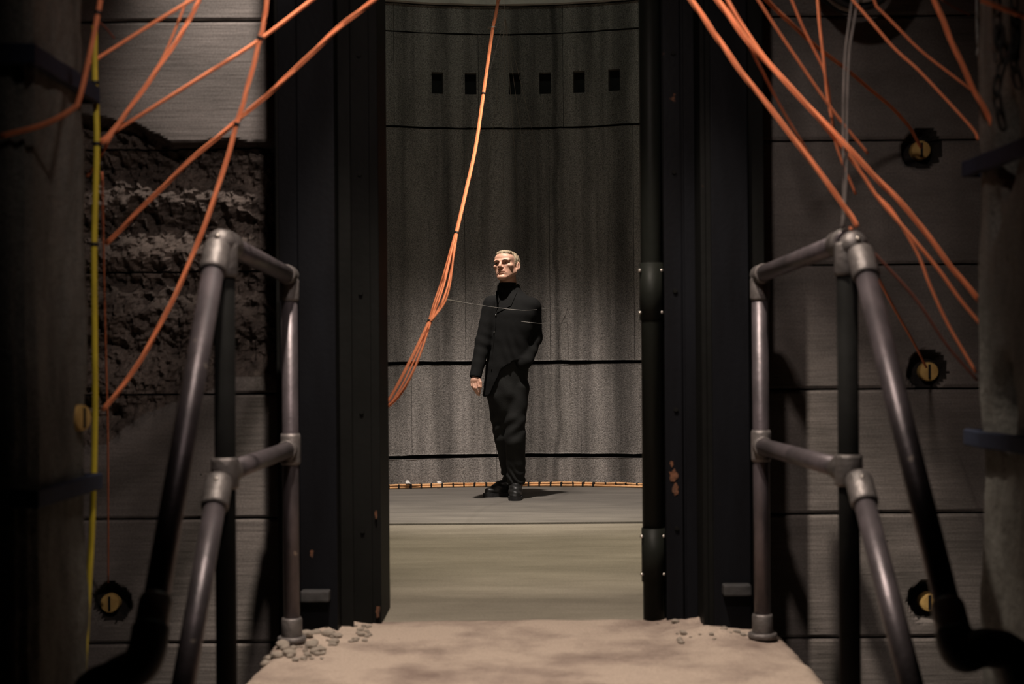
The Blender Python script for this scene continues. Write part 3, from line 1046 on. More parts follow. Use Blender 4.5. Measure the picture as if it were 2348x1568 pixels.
# right of the doorway
cord([(1585, 0), (1640, 80), (1700, 165), (1810, 305), (1930, 465), (1966, 520)], 3.78, 3.84, 0.0074, 'orange',
     'orange cord slanting down to the top of the right handrail post', strands=3)
cord([(1645, 0), (1720, 100), (1850, 240), (2000, 398), (2090, 492), (2172, 600), (2246, 690)], 3.83, 3.9, 0.0078, 'orange',
     'brightest thick orange cord crossing the upper right to the right pillar', strands=3)
cord([(1668, 0), (1705, 62), (1760, 140), (1850, 240), (1960, 375), (2012, 452), (2074, 524), (2148, 613), (2198, 682), (2247, 742)], 3.86, 3.92, 0.0050, 'orange',
     'orange cord running close beside the brightest one and ending below it')
cord([(1690, 55), (1712, 95), (1755, 178), (1800, 262), (1850, 345), (1905, 440)], 3.9, 4.1, 0.0032, 'orange_dull',
     'thin orange cord between the two thick slanting cords over the right column')
cord([(1738, 0), (1790, 80), (1880, 212), (1930, 280), (1990, 352)], 4.0, 4.2, 0.0040, 'orange_dull',
     'thin dull orange cord crossing the right wall behind the thick cords')
cord([(1758, 0), (1850, 88), (1960, 175), (2050, 252), (2085, 292), (2112, 338)], 4.3, 5.44, 0.0068, 'orange_dull',
     'dull orange cord running to the upper plug in the right wall', strands=3)
cord([(1815, 0), (1840, 60), (1862, 105), (1892, 170), (1905, 250), (1920, 340), (1962, 445)], 4.1, 4.3, 0.0040, 'orange_dull',
     'thin orange cord bending beside the grey hanging cables')
cord([(1875, 0), (1880, 60), (1888, 130), (1896, 210), (1908, 275)], 4.1, 4.2, 0.0040, 'orange_dull',
     'short steep orange cord at the top of the right wall')
cord([(2012, 450), (2050, 490), (2105, 584), (2132, 653), (2175, 746), (2238, 854)], 3.90, 3.93, 0.0042, 'orange',
     'steep orange cord dropping to the right pillar beside the middle plug', hub=None)
cord([(1950, 522), (2000, 612), (2055, 715), (2097, 789), (2124, 842)], 3.87, 5.45, 0.0046, 'orange',
     'short orange cord ending at the middle plug in the right wall', hub=None)
cord([(1972, 548), (2060, 640), (2110, 700), (2170, 790), (2241, 872)], 3.86, 3.95, 0.0040, 'brown',
     'dark brown cord dropping to the right pillar below the orange ones', hub=None)
cord([(2143, 0), (2180, 90), (2230, 200), (2266, 265), (2274, 285)], 3.62, 3.72, 0.0072, 'orange',
     'bright thick orange cord at the upper right in front of the chains', strands=3)
cord([(1985, 35), (2050, 110), (2105, 160), (2160, 218), (2230, 295), (2243, 320)], 3.9, 3.95, 0.0036, 'orange',
     'thin orange cord stretched over the upper right wall, ending above the high strap')
cord([(2040, 45), (2110, 115), (2180, 170), (2226, 205)], 3.95, 3.98, 0.0036, 'orange_dull',
     'thin orange cord joining the bright one near the chains')
cord([(2250, 0), (2300, 20), (2360, 42)], 3.3, 3.2, 0.0056, 'orange_dull', 'dull orange cord crossing the top right corner', hub=None)
cord([(2160, 0), (2190, 18), (2225, 35)], 4.6, 4.7, 0.0036, 'brown', 'short brown cord under the top right joint of the wall', hub=None)
# grey hanging cables above the right handrail
cord([(1962, 30), (1948, 120), (1943, 250), (1942, 380), (1938, 470), (1934, 522)], 3.9, 3.85, 0.0038, 'hose', 'grey cable hanging to the right handrail post, right of the pair', hub=HUB + Vector((0.5, 0.3, .2)), group='cables', name='cable')
cord([(1950, 30), (1938, 130), (1934, 260), (1935, 390), (1934, 470), (1930, 524)], 3.92, 3.86, 0.0034, 'hose', 'grey cable hanging to the right handrail post, left of the pair', hub=HUB + Vector((0.48, 0.3, .2)), group='cables', name='cable')
# coil of grey cable on a wall peg; its lowest turns dip into view
cc0 = Vector((P(1968, 28, 5.28).x, 5.28, P(1968, 28, 5.28).z + 0.235))
coil = empty('cable_coil', cc0 - Vector((0, 0, 0.26)))
tag(coil, 'coil of dark grey cable on the right wall, lowest loops dipping into view', 'cable')
for k in range(9):
    rr = 0.205 + 0.03 * random.random()
    dx, dy, dz = random.uniform(-.015, .015), (k - 4) * 0.022, random.uniform(-.012, .012)
    pp = [cc0 + Vector((dx + rr * 0.75 * math.sin(a_ * math.pi / 18), dy + 0.008 * math.sin(a_ * 0.7 + k), dz - rr * math.cos(a_ * math.pi / 18) + 0.0)) for a_ in range(37)]
    tube('turn', pp, 0.011, MAT['wire'] if k in (0, 3) else MAT['rubber'], coil, 7)
tube('peg', [cc0 + Vector((0, 0.24, 0.18)), cc0 + Vector((0, -0.12, 0.20))], 0.014, MAT['steel_dark'], coil, 8)


# ------------------------------------------------------------------ chains
def link_geo():
    pts = []
    h, w = 0.015, 0.010
    for i in range(16):
        a = 2 * math.pi * i / 16
        pts.append(Vector((w * math.cos(a), 0, w * math.sin(a) + (h if math.sin(a) >= 0 else -h))))
    V, F = [], []
    seg = 6
    for i, p in enumerate(pts):
        t = (pts[(i + 1) % 16] - pts[i - 1]).normalized()
        n = t.cross(Vector((0, 1, 0))).normalized()
        for k in range(seg):
            a = 2 * math.pi * k / seg
            V.append(p + n * 0.0045 * math.cos(a) + Vector((0, 1, 0)) * 0.0045 * math.sin(a))
    for i in range(16):
        for k in range(seg):
            F.append((i * seg + k, ((i + 1) % 16) * seg + k, ((i + 1) % 16) * seg + (k + 1) % seg, i * seg + (k + 1) % seg))
    return V, F


lv, lf = link_geo()
chain_me = bpy.data.meshes.new('chain_link')
chain_me.from_pydata([tuple(v) for v in lv], [], lf)
chain_me.materials.append(MAT['chain'])
chain_me.polygons.foreach_set('use_smooth', [True] * len(chain_me.polygons))


def chain(pix, D, label):
    pts = [P(px, py, D) for px, py in pix]
    top = Vector((pts[0].x, pts[0].y, 4.69))
    path = smooth_path([top, top.lerp(pts[0], .5)] + pts, 60)
    t = empty('chain', pts[-1])
    tag(t, label, 'chain', 'grey chains hanging at the right pillar')
    step = 0.0395
    acc = 0
    k = 0
    for a, b in zip(path[:-1], path[1:]):
        acc += (b - a).length
        if acc >= step:
            acc -= step
            if a.z > 3.0:
                continue
            o = bpy.data.objects.new('link', chain_me)
            COL.objects.link(o)
            o.parent = t
            d = (b - a).normalized()
            q = Vector((0, 0, 1)).rotation_difference(-d if d.z < 0 else d)
            o.rotation_mode = 'QUATERNION'
            o.rotation_quaternion = q @ Matrix.Rotation((k % 2) * math.pi / 2 + 0.5, 3, 'Z').to_quaternion()
            o.location = b - Vector(t.location)
            k += 1
    # the run above the frame
    tube('upper_run', [top, Vector((path[0].lerp(pts[0], 0.5))), min(path, key=lambda p: abs(p.z - 3.0))], 0.008, MAT['chain'], t, 6)
    return t


chain([(2245, 0), (2252, 90), (2262, 180), (2256, 260), (2262, 350)], 3.98, 'grey chain nearest the wall, leftmost of the hanging chains')
chain([(2285, 0), (2292, 70), (2300, 130), (2285, 210), (2300, 300)], 3.30, 'grey chain hanging in the middle of the three chains')
chain([(2325, 0), (2330, 60), (2322, 130), (2340, 215)], 3.28, 'grey chain at the right edge, rightmost of the hanging chains')

# ------------------------------------------------------------------ cords in the silo
SHUB = Vector((-0.02, 8.2, 6.3))
main_px = [(1147, -60), (1142, 0), (1136, 38), (1130, 64), (1122, 120), (1105, 240), (1090, 340), (1068, 440), (1046, 535), (1020, 640), (1000, 700), (985, 738), (955, 808), (925, 870), (900, 912), (874, 941), (830, 975), (790, 1000)]
pts = cord_pts(main_px, 8.1, 5.86)
pts = [SHUB, pts[0].lerp(SHUB, 0.4)] + pts
path = smooth_path(pts, 10)
fr = frames(path)
bundle = empty('cord_bundle', pts[-1])
tag(bundle, 'bundle of orange cords hanging in the silo and sweeping down to the left jamb', 'cord')
tie_px = [(1130, 64), (1109, 210), (1046, 530), (985, 738), (879, 936)]
ti = [min(range(1, len(path) - 1), key=lambda i: (path[i] - P(x, y, path[i].y)).length) for x, y in tie_px]
knots = [0] + ti + [len(path) - 1]
for s in range(6):
    a0 = 2 * math.pi * s / 6
    pp = []
    for i, p in enumerate(path):
        k = max(q for q in range(len(knots)) if knots[q] <= i)
        if k >= len(knots) - 1:
            u = 1.0
            k = len(knots) - 2
        else:
            u = (i - knots[k]) / max(1, knots[k + 1] - knots[k])
        sp = 0.0055
        if k >= 3:
            sp += 0.026 * math.sin(math.pi * u) * (0.35 + 0.65 * ((s * 7) % 6) / 5) * (1.0 if k < 5 else 0.6)
        a = a0 + (i * 0.35 if k < 1 else 1.0)
        side = fr[i][1] * math.cos(a) + fr[i][2] * math.sin(a)
        pp.append(p + side * sp)
    tube('strand', pp, 0.0042, MAT['orange'], bundle, 6)
# the loose strand that bellies out to the right
q = [P(x, y, d) for (x, y, d) in ((1042, 560, 6.72), (1036, 620, 6.62), (1030, 660, 6.56), (1020, 692, 6.52), (1004, 716, 6.48), (986, 737, 6.43))]
tube('loose_strand', smooth_path(q, 8), 0.0042, MAT['orange'], bundle, 6)
for i in ti[1:]:
    ring_geo(path[i], path[i + 1] - path[i - 1], 0.0125, 0.012, MAT['tie'], 'cable_tie', bundle)
# metal ring the bundle passes through
rc = path[ti[0]]
V, F = [], []
for i in range(24):
    a = 2 * math.pi * i / 24
    for k in range(6):
        b = 2 * math.pi * k / 6
        rr = 0.024 + 0.0035 * math.cos(b)
        V.append((rc.x + rr * math.cos(a) - 0.003, rc.y + rr * math.sin(a), rc.z + 0.0035 * math.sin(b)))
for i in range(24):
    for k in range(6):
        F.append((i * 6 + k, ((i + 1) % 24) * 6 + k, ((i + 1) % 24) * 6 + (k + 1) % 6, i * 6 + (k + 1) % 6))
mesh('ring', V, F, MAT['screw'], bundle, True)
# fan of thin wires from the apex to the silo wall
apex = P(1158, 40, 9.6)
for (x, y), lb in (((1048, 430), 'hair-thin wire of the fan, leftmost, crossing the orange bundle'), ((1119, 400), 'hair-thin wire of the fan, second from the left'), ((1154, 440), 'hair-thin wire of the fan, third from the left'),
                   ((1186, 430), 'hair-thin wire of the fan, fourth from the left'), ((1212, 430), 'hair-thin wire of the fan, second from the right'), ((1252, 430), 'hair-thin wire of the fan, rightmost')):
    # end on the silo wall
    d = 11.55
    for _ in range(6):
        p = P(x, y, d)
        d = SC.y + math.sqrt(max(0, SR ** 2 - p.x ** 2))
    e = P(x, y, d + 0.01)
    o = tube('wire', [SHUB + Vector((0, 1.2, -0.2)), apex, apex.lerp(e, .5), e], 0.0016, MAT['thin_wire'], None, 5)
    recentre(o, e)
    tag(o, lb, 'wire', 'fan of thin wires in the silo')
for ptsx, lb in (([(1020, 686, 6.52), (1045, 690, 8.0), (1078, 696, 9.3), (1138, 705, 9.95), (1180, 710, 10.0), (1216, 711, 10.02), (1262, 706, 11.3), (1300, 700, 11.55)], 'thin grey thread passing across the chest of the man from the cord bundle'),
                 ([(1195, 737, 10.02), (1232, 741, 10.1), (1266, 742, 10.9), (1300, 738, 11.56)], 'short thin thread from the sleeve of the man to the silo wall')):
    p_ = [P(*q) for q in ptsx]
    o = tube('thread', smooth_path(p_, 6), 0.0017, MAT['wire'], None, 5)
    recentre(o, p_[-1])
    tag(o, lb, 'thread', 'thin threads around the man')

# rope lying along the foot of the silo wall
fr_e = empty('floor_rope', silo_pt(0, SR - 0.07, 0))
tag(fr_e, 'pale orange rope with black ties lying along the foot of the curved silo wall', 'rope')
PH = [-60 + 120 * i / 160 for i in range(161)]
for k, (dr, dz) in enumerate(((-0.045, 0.0105), (-0.068, 0.0100), (-0.057, 0.026))):
    pp = []
    for ph in PH:
        w = 0.010 * math.sin(ph * 0.35 + k * 2.1) + 0.006 * math.sin(ph * 1.1 + k)
        if ph > 10 and k == 1:
            w -= 0.05 * smoothstep(10, 20, ph)
        pp.append(silo_pt(ph, SR + dr + w - 0.02, dz + (0.004 * max(0, math.sin(ph * 0.7 + k)) if k == 2 else 0)))
    tube('strand', pp, 0.009, MAT['floor_rope'], fr_e, 7)
bm = bmesh.new()
bm_box(bm, -0.006, 0.006, -0.032, 0.032, 0.0, 0.037, 0.003)
tie_me = bpy.data.meshes.new('cable_tie')
bm.to_mesh(tie_me)
bm.free()
tie_me.materials.append(MAT['tie'])
for i in range(68):
    ph = -58 + 116 * i / 67
    o = bpy.data.objects.new('cable_tie', tie_me)
    COL.objects.link(o)
    o.parent = fr_e
    o.location = silo_pt(ph, SR - 0.078, 0.0) - Vector(fr_e.location)
    o.rotation_euler = (0, 0, -R(ph) + random.uniform(-.3, .3))
for (x, y), lb in (((936, 1113), 'crumpled white scrap on the rope, left of the man'), ((1008, 1112), 'small white scrap on the rope nearest the man')):
    c = P(x, y + 3, 11.38)
    c.z = 0.045
    V = [c + Vector((random.uniform(-.022, .022), random.uniform(-.015, .015), random.uniform(-0.01, .022))) for _ in range(9)]
    bm = bmesh.new()
    bmesh.ops.convex_hull(bm, input=[bm.verts.new(v) for v in V])
    o = from_bm('paper_scrap', bm, MAT['paper'])
    recentre(o, (c.x, c.y, 0.035))
    tag(o, lb, 'scrap', 'white scraps on the rope')


# ------------------------------------------------------------------ rubble stones
def stone_mesh(i):
    bm = bmesh.new()
    bmesh.ops.create_icosphere(bm, subdivisions=2, radius=1)
    for v in bm.verts:
        v.co *= 1 + 0.45 * fbm(v.co + Vector((i * 7, 0, 0)), 1.1, 3)
        v.co.z *= 0.7
    me = bpy.data.meshes.new('stone')
    bm.to_mesh(me)
    bm.free()
    me.materials.append(MAT['stone'])
    return me


smeshes = [stone_mesh(i) for i in range(5)]
spots_l = []
for i in range(70):
    x = random.uniform(-0.84, -0.52)
    y = random.uniform(4.72, 5.12) if x < -0.6 else random.uniform(5.0, 5.32)
    spots_l.append((x, y, random.choice((0.006, 0.008, 0.010, 0.013, 0.018))))
spots_l += [(-0.80, 4.92, 0.028), (-0.70, 4.90, 0.024), (-0.76, 4.80, 0.022), (-0.63, 4.98, 0.020), (-0.74, 5.03, 0.026), (-0.66, 5.06, 0.024)]
for i in range(16):
    spots_l.append((random.uniform(0.55, 0.92), random.uniform(4.95, 5.12), random.choice((0.006, 0.009, 0.012))))
spots_l += [(0.60, 5.30, 0.016), (0.75, 5.08, 0.014), (0.85, 5.06, 0.016)]
big_lb = {70: 'largest pale stone of the rubble at the left column foot', 70 + 6 + 16: 'pale stone lying at the foot of the drain pipe'}
for i, (x, y, s) in enumerate(spots_l):
    o = bpy.data.objects.new('rubble_stone', smeshes[i % 5])
    COL.objects.link(o)
    o.scale = (s * random.uniform(.8, 1.3), s, s * random.uniform(.7, 1.0))
    o.rotation_euler = (0, 0, random.uniform(0, 6.28))
    o.location = (x, y, platform_z(x, y) + s * 0.38)
    left = x < 0
    tag(o, big_lb.get(i, ('tiny' if s < 0.0075 else 'small' if s < 0.0115 else 'chunky') + (' pale concrete crumb in the rubble at the foot of the left column' if left else ' pale concrete crumb in the rubble at the foot of the right column')),
        'stone', 'rubble at the left column foot' if left else 'rubble at the right column foot')


# ------------------------------------------------------------------ the man: implicit surfaces meshed with surface nets
class SDF:
    def __init__(self, xs, ys, zs):
        self.ax = [np.asarray(a, dtype=np.float32) for a in (xs, ys, zs)]
        self.f = np.full([len(a) for a in self.ax], 0.08, dtype=np.float32)

    def sub(self, lo, hi):
        sl = []
        for a, l, h in zip(self.ax, lo, hi):
            i0 = int(np.searchsorted(a, l))
            i1 = int(np.searchsorted(a, h))
            sl.append(slice(max(0, i0 - 1), min(len(a), i1 + 1)))
        g = np.meshgrid(*[a[s] for a, s in zip(self.ax, sl)], indexing='ij', sparse=True)
        return tuple(sl), g

    def blend(self, sl, d, k, mode='add'):
        a = self.f[sl]
        if mode == 'add':
            h = np.clip(0.5 + 0.5 * (a - d) / k, 0, 1)
            self.f[sl] = a * (1 - h) + d * h - k * h * (1 - h)
        elif mode == 'cut':
            h = np.clip(0.5 - 0.5 * (a + d) / k, 0, 1)
            self.f[sl] = a * (1 - h) - d * h + k * h * (1 - h)

    def capsule(self, a, b, ra, rb, k=0.02, mode='add', tr=None):
        a, b = np.array(a, dtype=np.float32), np.array(b, dtype=np.float32)
        mg = max(ra, rb) + 0.05
        wa, wb = (a, b) if tr is None else (np.array(tr[0]) + tr[1] @ a, np.array(tr[0]) + tr[1] @ b)
        sl, g = self.sub(np.minimum(wa, wb) - mg, np.maximum(wa, wb) + mg)
        x, y, z = self.loc(g, tr)
        ba = b - a
        L2 = float(ba @ ba) + 1e-9
        h = np.clip(((x - a[0]) * ba[0] + (y - a[1]) * ba[1] + (z - a[2]) * ba[2]) / L2, 0, 1)
        d = np.sqrt((x - a[0] - h * ba[0]) ** 2 + (y - a[1] - h * ba[1]) ** 2 + (z - a[2] - h * ba[2]) ** 2) - (ra + (rb - ra) * h)
        self.blend(sl, d, k, mode)

    @staticmethod
    def loc(g, tr):
        if tr is None:
            return g
        o, Rm = tr
        Ri = np.linalg.inv(Rm)
        x, y, z = g[0] - o[0], g[1] - o[1], g[2] - o[2]
        return [Ri[i, 0] * x + Ri[i, 1] * y + Ri[i, 2] * z for i in range(3)]

    def ellipsoid(self, c, r, k=0.02, mode='add', tr=None, rot=None):
        c, r = np.array(c, dtype=np.float32), np.array(r, dtype=np.float32)
        wc = c if tr is None else np.array(tr[0]) + tr[1] @ c
        mg = float(max(r)) + 0.05
        sl, g = self.sub(wc - mg, wc + mg)
        x, y, z = self.loc(g, tr)
        x, y, z = x - c[0], y - c[1], z - c[2]
        if rot is not None:
            x, y, z = [rot[0, i] * x + rot[1, i] * y + rot[2, i] * z for i in range(3)]
        q = np.sqrt((x / r[0]) ** 2 + (y / r[1]) ** 2 + (z / r[2]) ** 2)
        q2 = np.sqrt((x / r[0] ** 2) ** 2 + (y / r[1] ** 2) ** 2 + (z / r[2] ** 2) ** 2) + 1e-6
        self.blend(sl, q * (q - 1) / q2, k, mode)

    def loft(self, secs, k=0.02, ang=0.0, p=2.0):
        """secs: (z, cx, cy, a, b) rising; elliptical sections"""
        s = np.array(sorted(secs), dtype=np.float32)
        mg = 0.06
        lo = (min(s[:, 1] - s[:, 3].max()) - mg, min(s[:, 2]) - s[:, 4].max() - s[:, 3].max() * .5 - mg, s[0, 0] - mg)
        hi = (max(s[:, 1] + s[:, 3].max()) + mg, max(s[:, 2]) + s[:, 4].max() + s[:, 3].max() * .5 + mg, s[-1, 0] + mg)
        sl, g = self.sub(lo, hi)
        x, y, z = g
        zz = z.ravel()
        # smooth interpolation
        def ip(i):
            t = np.interp(zz, s[:, 0], s[:, i])
            n = max(1, int(0.02 / max(1e-4, float(np.mean(np.diff(zz))))))
            ker = np.ones(2 * n + 1) / (2 * n + 1)
            return np.convolve(np.pad(t, n, mode='edge'), ker, mode='valid').astype(np.float32)[None, None, :]
        cx, cy, a, b = ip(1), ip(2), ip(3), ip(4)
        dx, dy = x - cx, y - cy
        c_, s_ = math.cos(ang), math.sin(ang)
        u, v = dx * c_ + dy * s_, -dx * s_ + dy * c_
        q = (np.abs(u / a) ** p + np.abs(v / b) ** p) ** (1 / p)
        d = (q - 1) * np.minimum(a, b)
        d = np.maximum(d, np.maximum(s[0, 0] - z, z - s[-1, 0]))
        self.blend(sl, d, k)

    def warp(self, fn):
        g = np.meshgrid(*self.ax, indexing='ij', sparse=True)
        m = np.abs(self.f) < 0.03
        self.f = np.where(m, self.f + fn(*g), self.f).astype(np.float32)

    def mesh(self):
        f = self.f
        ins = f < 0
        nx, ny, nz = f.shape
        corners = [(i, j, k) for i in (0, 1) for j in (0, 1) for k in (0, 1)]
        cnt = np.zeros((nx - 1, ny - 1, nz - 1), dtype=np.int8)
        for (i, j, k) in corners:
            cnt += ins[i:nx - 1 + i, j:ny - 1 + j, k:nz - 1 + k]
        act = (cnt > 0) & (cnt < 8)
        idx = np.argwhere(act)
        vid = np.full(act.shape, -1, dtype=np.int64)
        vid[act] = np.arange(len(idx))
        acc = np.zeros((len(idx), 3))
        num = np.zeros(len(idx))
        cv = {c: f[idx[:, 0] + c[0], idx[:, 1] + c[1], idx[:, 2] + c[2]] for c in corners}
        for a in corners:
            for ax in range(3):
                if a[ax] == 1:
                    continue
                b = list(a)
                b[ax] = 1
                b = tuple(b)
                va, vb = cv[a], cv[b]
                m = (va < 0) != (vb < 0)
                t = np.where(m, va / np.where(m, va - vb, 1), 0)
                p = np.zeros((len(idx), 3))
                for q in range(3):
                    p[:, q] = a[q] + (t if q == ax else 0)
                acc[m] += p[m]
                num[m] += 1
        pos = idx + acc / num[:, None]
        V = np.stack([np.interp(pos[:, q], np.arange(len(self.ax[q])), self.ax[q]) for q in range(3)], axis=1)
        F = []
        for ax in range(3):
            s0 = [slice(1, -1)] * 3
            s0[ax] = slice(0, -1)
            s1 = [slice(1, -1)] * 3
            s1[ax] = slice(1, None)
            A, B = ins[tuple(s0)], ins[tuple(s1)]
            e = np.argwhere(A != B)
            if len(e) == 0:
                continue
            flip = A[tuple(e.T)]
            u, v = (ax + 1) % 3, (ax + 2) % 3
            c = e.copy()
            for q in range(3):
                if q != ax:
                    c[:, q] += 1
            def at(du, dv):
                w = c.copy()
                w[:, u] += du
                w[:, v] += dv
                return vid[w[:, 0], w[:, 1], w[:, 2]]
            q4 = np.stack([at(-1, -1), at(0, -1), at(0, 0), at(-1, 0)], axis=1)
            q4[~flip] = q4[~flip][:, ::-1]
            F.append(q4)
        return V, np.concatenate(F)


def sdf_obj(name, s, m, parent, relax=2):
    V, F = s.mesh()
    # light Laplacian relaxation
    for _ in range(relax):
        acc = np.zeros_like(V)
        n = np.zeros(len(V))
        for a, b in ((0, 1), (1, 2), (2, 3), (3, 0)):
            np.add.at(acc, F[:, a], V[F[:, b]])
            np.add.at(n, F[:, a], 1)
            np.add.at(acc, F[:, b], V[F[:, a]])
            np.add.at(n, F[:, b], 1)
        V = V * 0.5 + 0.5 * acc / np.maximum(n, 1)[:, None]
    me = bpy.data.meshes.new(name)
    me.from_pydata(V.tolist(), [], F.tolist())
    me.update()
    return link(name, me, m, parent, True)


def axis(lo, hi, coarse, fine_ranges):
    """non-uniform axis: (lo, hi, step) ranges are finer"""
    out = [lo]
    while out[-1] < hi:
        st = coarse
        for a, b, s_ in fine_ranges:
            if a <= out[-1] <= b:
                st = min(st, s_)
        out.append(out[-1] + st)
    return out


BP = P(1174, 1143, 10.42)
BP.z = 0.0
man = empty('person', BP)
tag(man, 'man in black jacket, dark roll-neck, trousers and boots standing with one hand in his pocket', 'person')


def J(px, py, D=10.42):
    return np.array(P(px, py, D), dtype=np.float32)


def RX(a):
    c, s = math.cos(a), math.sin(a)
    return np.array([[1, 0, 0], [0, c, -s], [0, s, c]], dtype=np.float32)


def RY(a):
    c, s = math.cos(a), math.sin(a)
    return np.array([[c, 0, s], [0, 1, 0], [-s, 0, c]], dtype=np.float32)


def RZ(a):
    c, s = math.cos(a), math.sin(a)
    return np.array([[c, -s, 0], [s, c, 0], [0, 0, 1]], dtype=np.float32)


HC = J(1161.5, 610, 10.40)                        # head centre
HR = RZ(R(-24)) @ RX(R(-9)) @ RY(R(-3))           # face turned to the viewer's left, chin raised
HS = np.diag([1.13, 1.06, 1.0]).astype(np.float32)     # broad, short head
HT = (HC, HR @ HS)
HI = np.linalg.inv(HT[1])
hand0 = J(1090, 862, 10.30)
zH0, zH1 = float(HC[2]) - 0.17, float(HC[2]) + 0.13
xh, yh = float(HC[0]), float(HC[1])
xn, zn = float(hand0[0]), float(hand0[2])
S = SDF(axis(-0.42, 0.36, 0.010, [(xh - 0.10, xh + 0.11, 0.0024), (xn - 0.05, xn + 0.07, 0.0028)]),
        axis(10.0, 10.85, 0.010, [(yh - 0.14, yh + 0.13, 0.0024), (10.22, 10.36, 0.0028)]),
        axis(-0.01, 1.86, 0.012, [(zH0, zH1, 0.0024), (zn - 0.16, zn + 0.03, 0.0028)]))
# trunk and limbs under the clothes
S.loft([(0.80, *J(1163, 890)[:2], 0.135, 0.095), (0.95, *J(1164, 845)[:2], 0.135, 0.10), (1.1, *J(1168, 798)[:2], 0.135, 0.095), (1.28, *J(1173, 742)[:2], 0.15, 0.10),
        (1.42, *J(1174, 700)[:2], 0.15, 0.085), (1.48, *J(1170, 680)[:2], 0.09, 0.07)], 0.03)
S.capsule(J(1164, 632, 10.43), J(1168, 690, 10.46), 0.060, 0.064, 0.03)
for a, b, ra, rb in ((J(1124, 700, 10.40), J(1107, 785, 10.38), 0.045, 0.037), (J(1107, 785, 10.38), J(1091, 860, 10.30), 0.037, 0.026),
                     (J(1220, 702, 10.44), J(1226, 776, 10.50), 0.045, 0.038), (J(1226, 776, 10.50), J(1196, 832, 10.34), 0.036, 0.028),
                     (J(1186, 885), J(1182, 1000, 10.40), 0.07, 0.052), (J(1182, 1000, 10.40), J(1182, 1100, 10.46), 0.05, 0.036),
                     (J(1143, 885, 10.44), J(1152, 1000, 10.48), 0.07, 0.052), (J(1152, 1000, 10.48), J(1170, 1095, 10.65), 0.05, 0.032),
                     (J(1182, 1105, 10.48), J(1181, 1134, 10.34), 0.030, 0.018), (J(1170, 1100, 10.65), J(1130, 1126, 10.61), 0.028, 0.016)):
    S.capsule(a, b, ra, rb, 0.025)
# hand: palm, four fingers, thumb
S.capsule(hand0, J(1089, 872, 10.285), 0.024, 0.026, 0.012)
S.ellipsoid(J(1089, 874, 10.283), (0.033, 0.020, 0.032), 0.010)
FING = [[(1081, 876, 10.285), (1082, 885, 10.270), (1086, 892, 10.285), (1090, 896, 10.300)],
        [(1085, 878, 10.272), (1087, 889, 10.258), (1091, 899, 10.270), (1096, 905, 10.290)],
        [(1090, 879, 10.268), (1092, 890, 10.256), (1096, 899, 10.268), (1099, 906, 10.290)],
        [(1095, 877, 10.270), (1098, 887, 10.262), (1100, 895, 10.275), (1100, 902, 10.295)]]
for q, ch in enumerate(FING):
    rr = (0.0085, 0.0092, 0.0094, 0.0088)[q]
    for i in range(3):
        S.capsule(J(*ch[i]), J(*ch[i + 1]), rr - 0.0008 * i, rr - 0.0008 * (i + 1), 0.004)
S.capsule(J(1097, 868, 10.285), J(1102, 877, 10.272), 0.0125, 0.0105, 0.008)
S.capsule(J(1102, 877, 10.272), J(1103, 888, 10.268), 0.0105, 0.0085, 0.004)
# head (local: face towards -y)
S.ellipsoid((0, 0.018, 0.028), (0.075, 0.097, 0.083), 0.02, tr=HT)
S.ellipsoid((0, -0.028, -0.030), (0.062, 0.066, 0.078), 0.025, tr=HT)
S.ellipsoid((0, -0.050, 0.045), (0.060, 0.045, 0.042), 0.025, tr=HT)
for s in (-1, 1):
    S.capsule((s * 0.054, 0.005, -0.048), (s * 0.018, -0.074, -0.102), 0.018, 0.014, 0.026, tr=HT)
    S.ellipsoid((s * 0.047, -0.060, -0.016), (0.019, 0.020, 0.016), 0.018, tr=HT)
    S.capsule((s * 0.046, -0.081, 0.022), (s * 0.010, -0.096, 0.019), 0.0090, 0.0085, 0.012, tr=HT)
S.ellipsoid((0, -0.083, -0.101), (0.021, 0.017, 0.015), 0.018, tr=HT)
S.ellipsoid((0, -0.078, -0.062), (0.032, 0.022, 0.026), 0.020, tr=HT)
for s in (-1, 1):
    S.ellipsoid((s * 0.031, -0.103, 0.003), (0.0190, 0.026, 0.0125), 0.010, 'cut', tr=HT)
    S.ellipsoid((s * 0.030, -0.0755, 0.003), (0.0135, 0.0125, 0.0115), 0.004, tr=HT)
    S.capsule((s * 0.020, -0.092, -0.026), (s * 0.034, -0.087, -0.056), 0.0030, 0.0025, 0.010, 'cut', tr=HT)
    S.ellipsoid((s * 0.046, -0.088, -0.046), (0.009, 0.010, 0.020), 0.018, 'cut', tr=HT)
S.capsule((0, -0.092, 0.016), (0, -0.112, -0.024), 0.0075, 0.0105, 0.010, tr=HT)
S.ellipsoid((0, -0.115, -0.027), (0.0105, 0.011, 0.0095), 0.006, tr=HT)
for s in (-1, 1):
    S.ellipsoid((s * 0.0115, -0.101, -0.031), (0.0075, 0.011, 0.0075), 0.006, tr=HT)
    S.ellipsoid((s * 0.0065, -0.107, -0.0415), (0.0042, 0.0065, 0.005), 0.003, 'cut', tr=HT)
S.capsule((-0.021, -0.090, -0.0625), (0.0, -0.0985, -0.0575), 0.0035, 0.0052, 0.006, tr=HT)
S.capsule((0.021, -0.090, -0.0625), (0.0, -0.0985, -0.0575), 0.0035, 0.0052, 0.006, tr=HT)
S.capsule((-0.017, -0.090, -0.071), (0.017, -0.090, -0.071), 0.0050, 0.0050, 0.006, tr=HT)
S.ellipsoid((0, -0.096, -0.0715), (0.012, 0.0055, 0.0055), 0.005, tr=HT)
S.capsule((-0.026, -0.090, -0.0675), (0, -0.1035, -0.0645), 0.0022, 0.0026, 0.003, 'cut', tr=HT)
S.capsule((0.026, -0.090, -0.0675), (0, -0.1035, -0.0645), 0.0022, 0.0026, 0.003, 'cut', tr=HT)
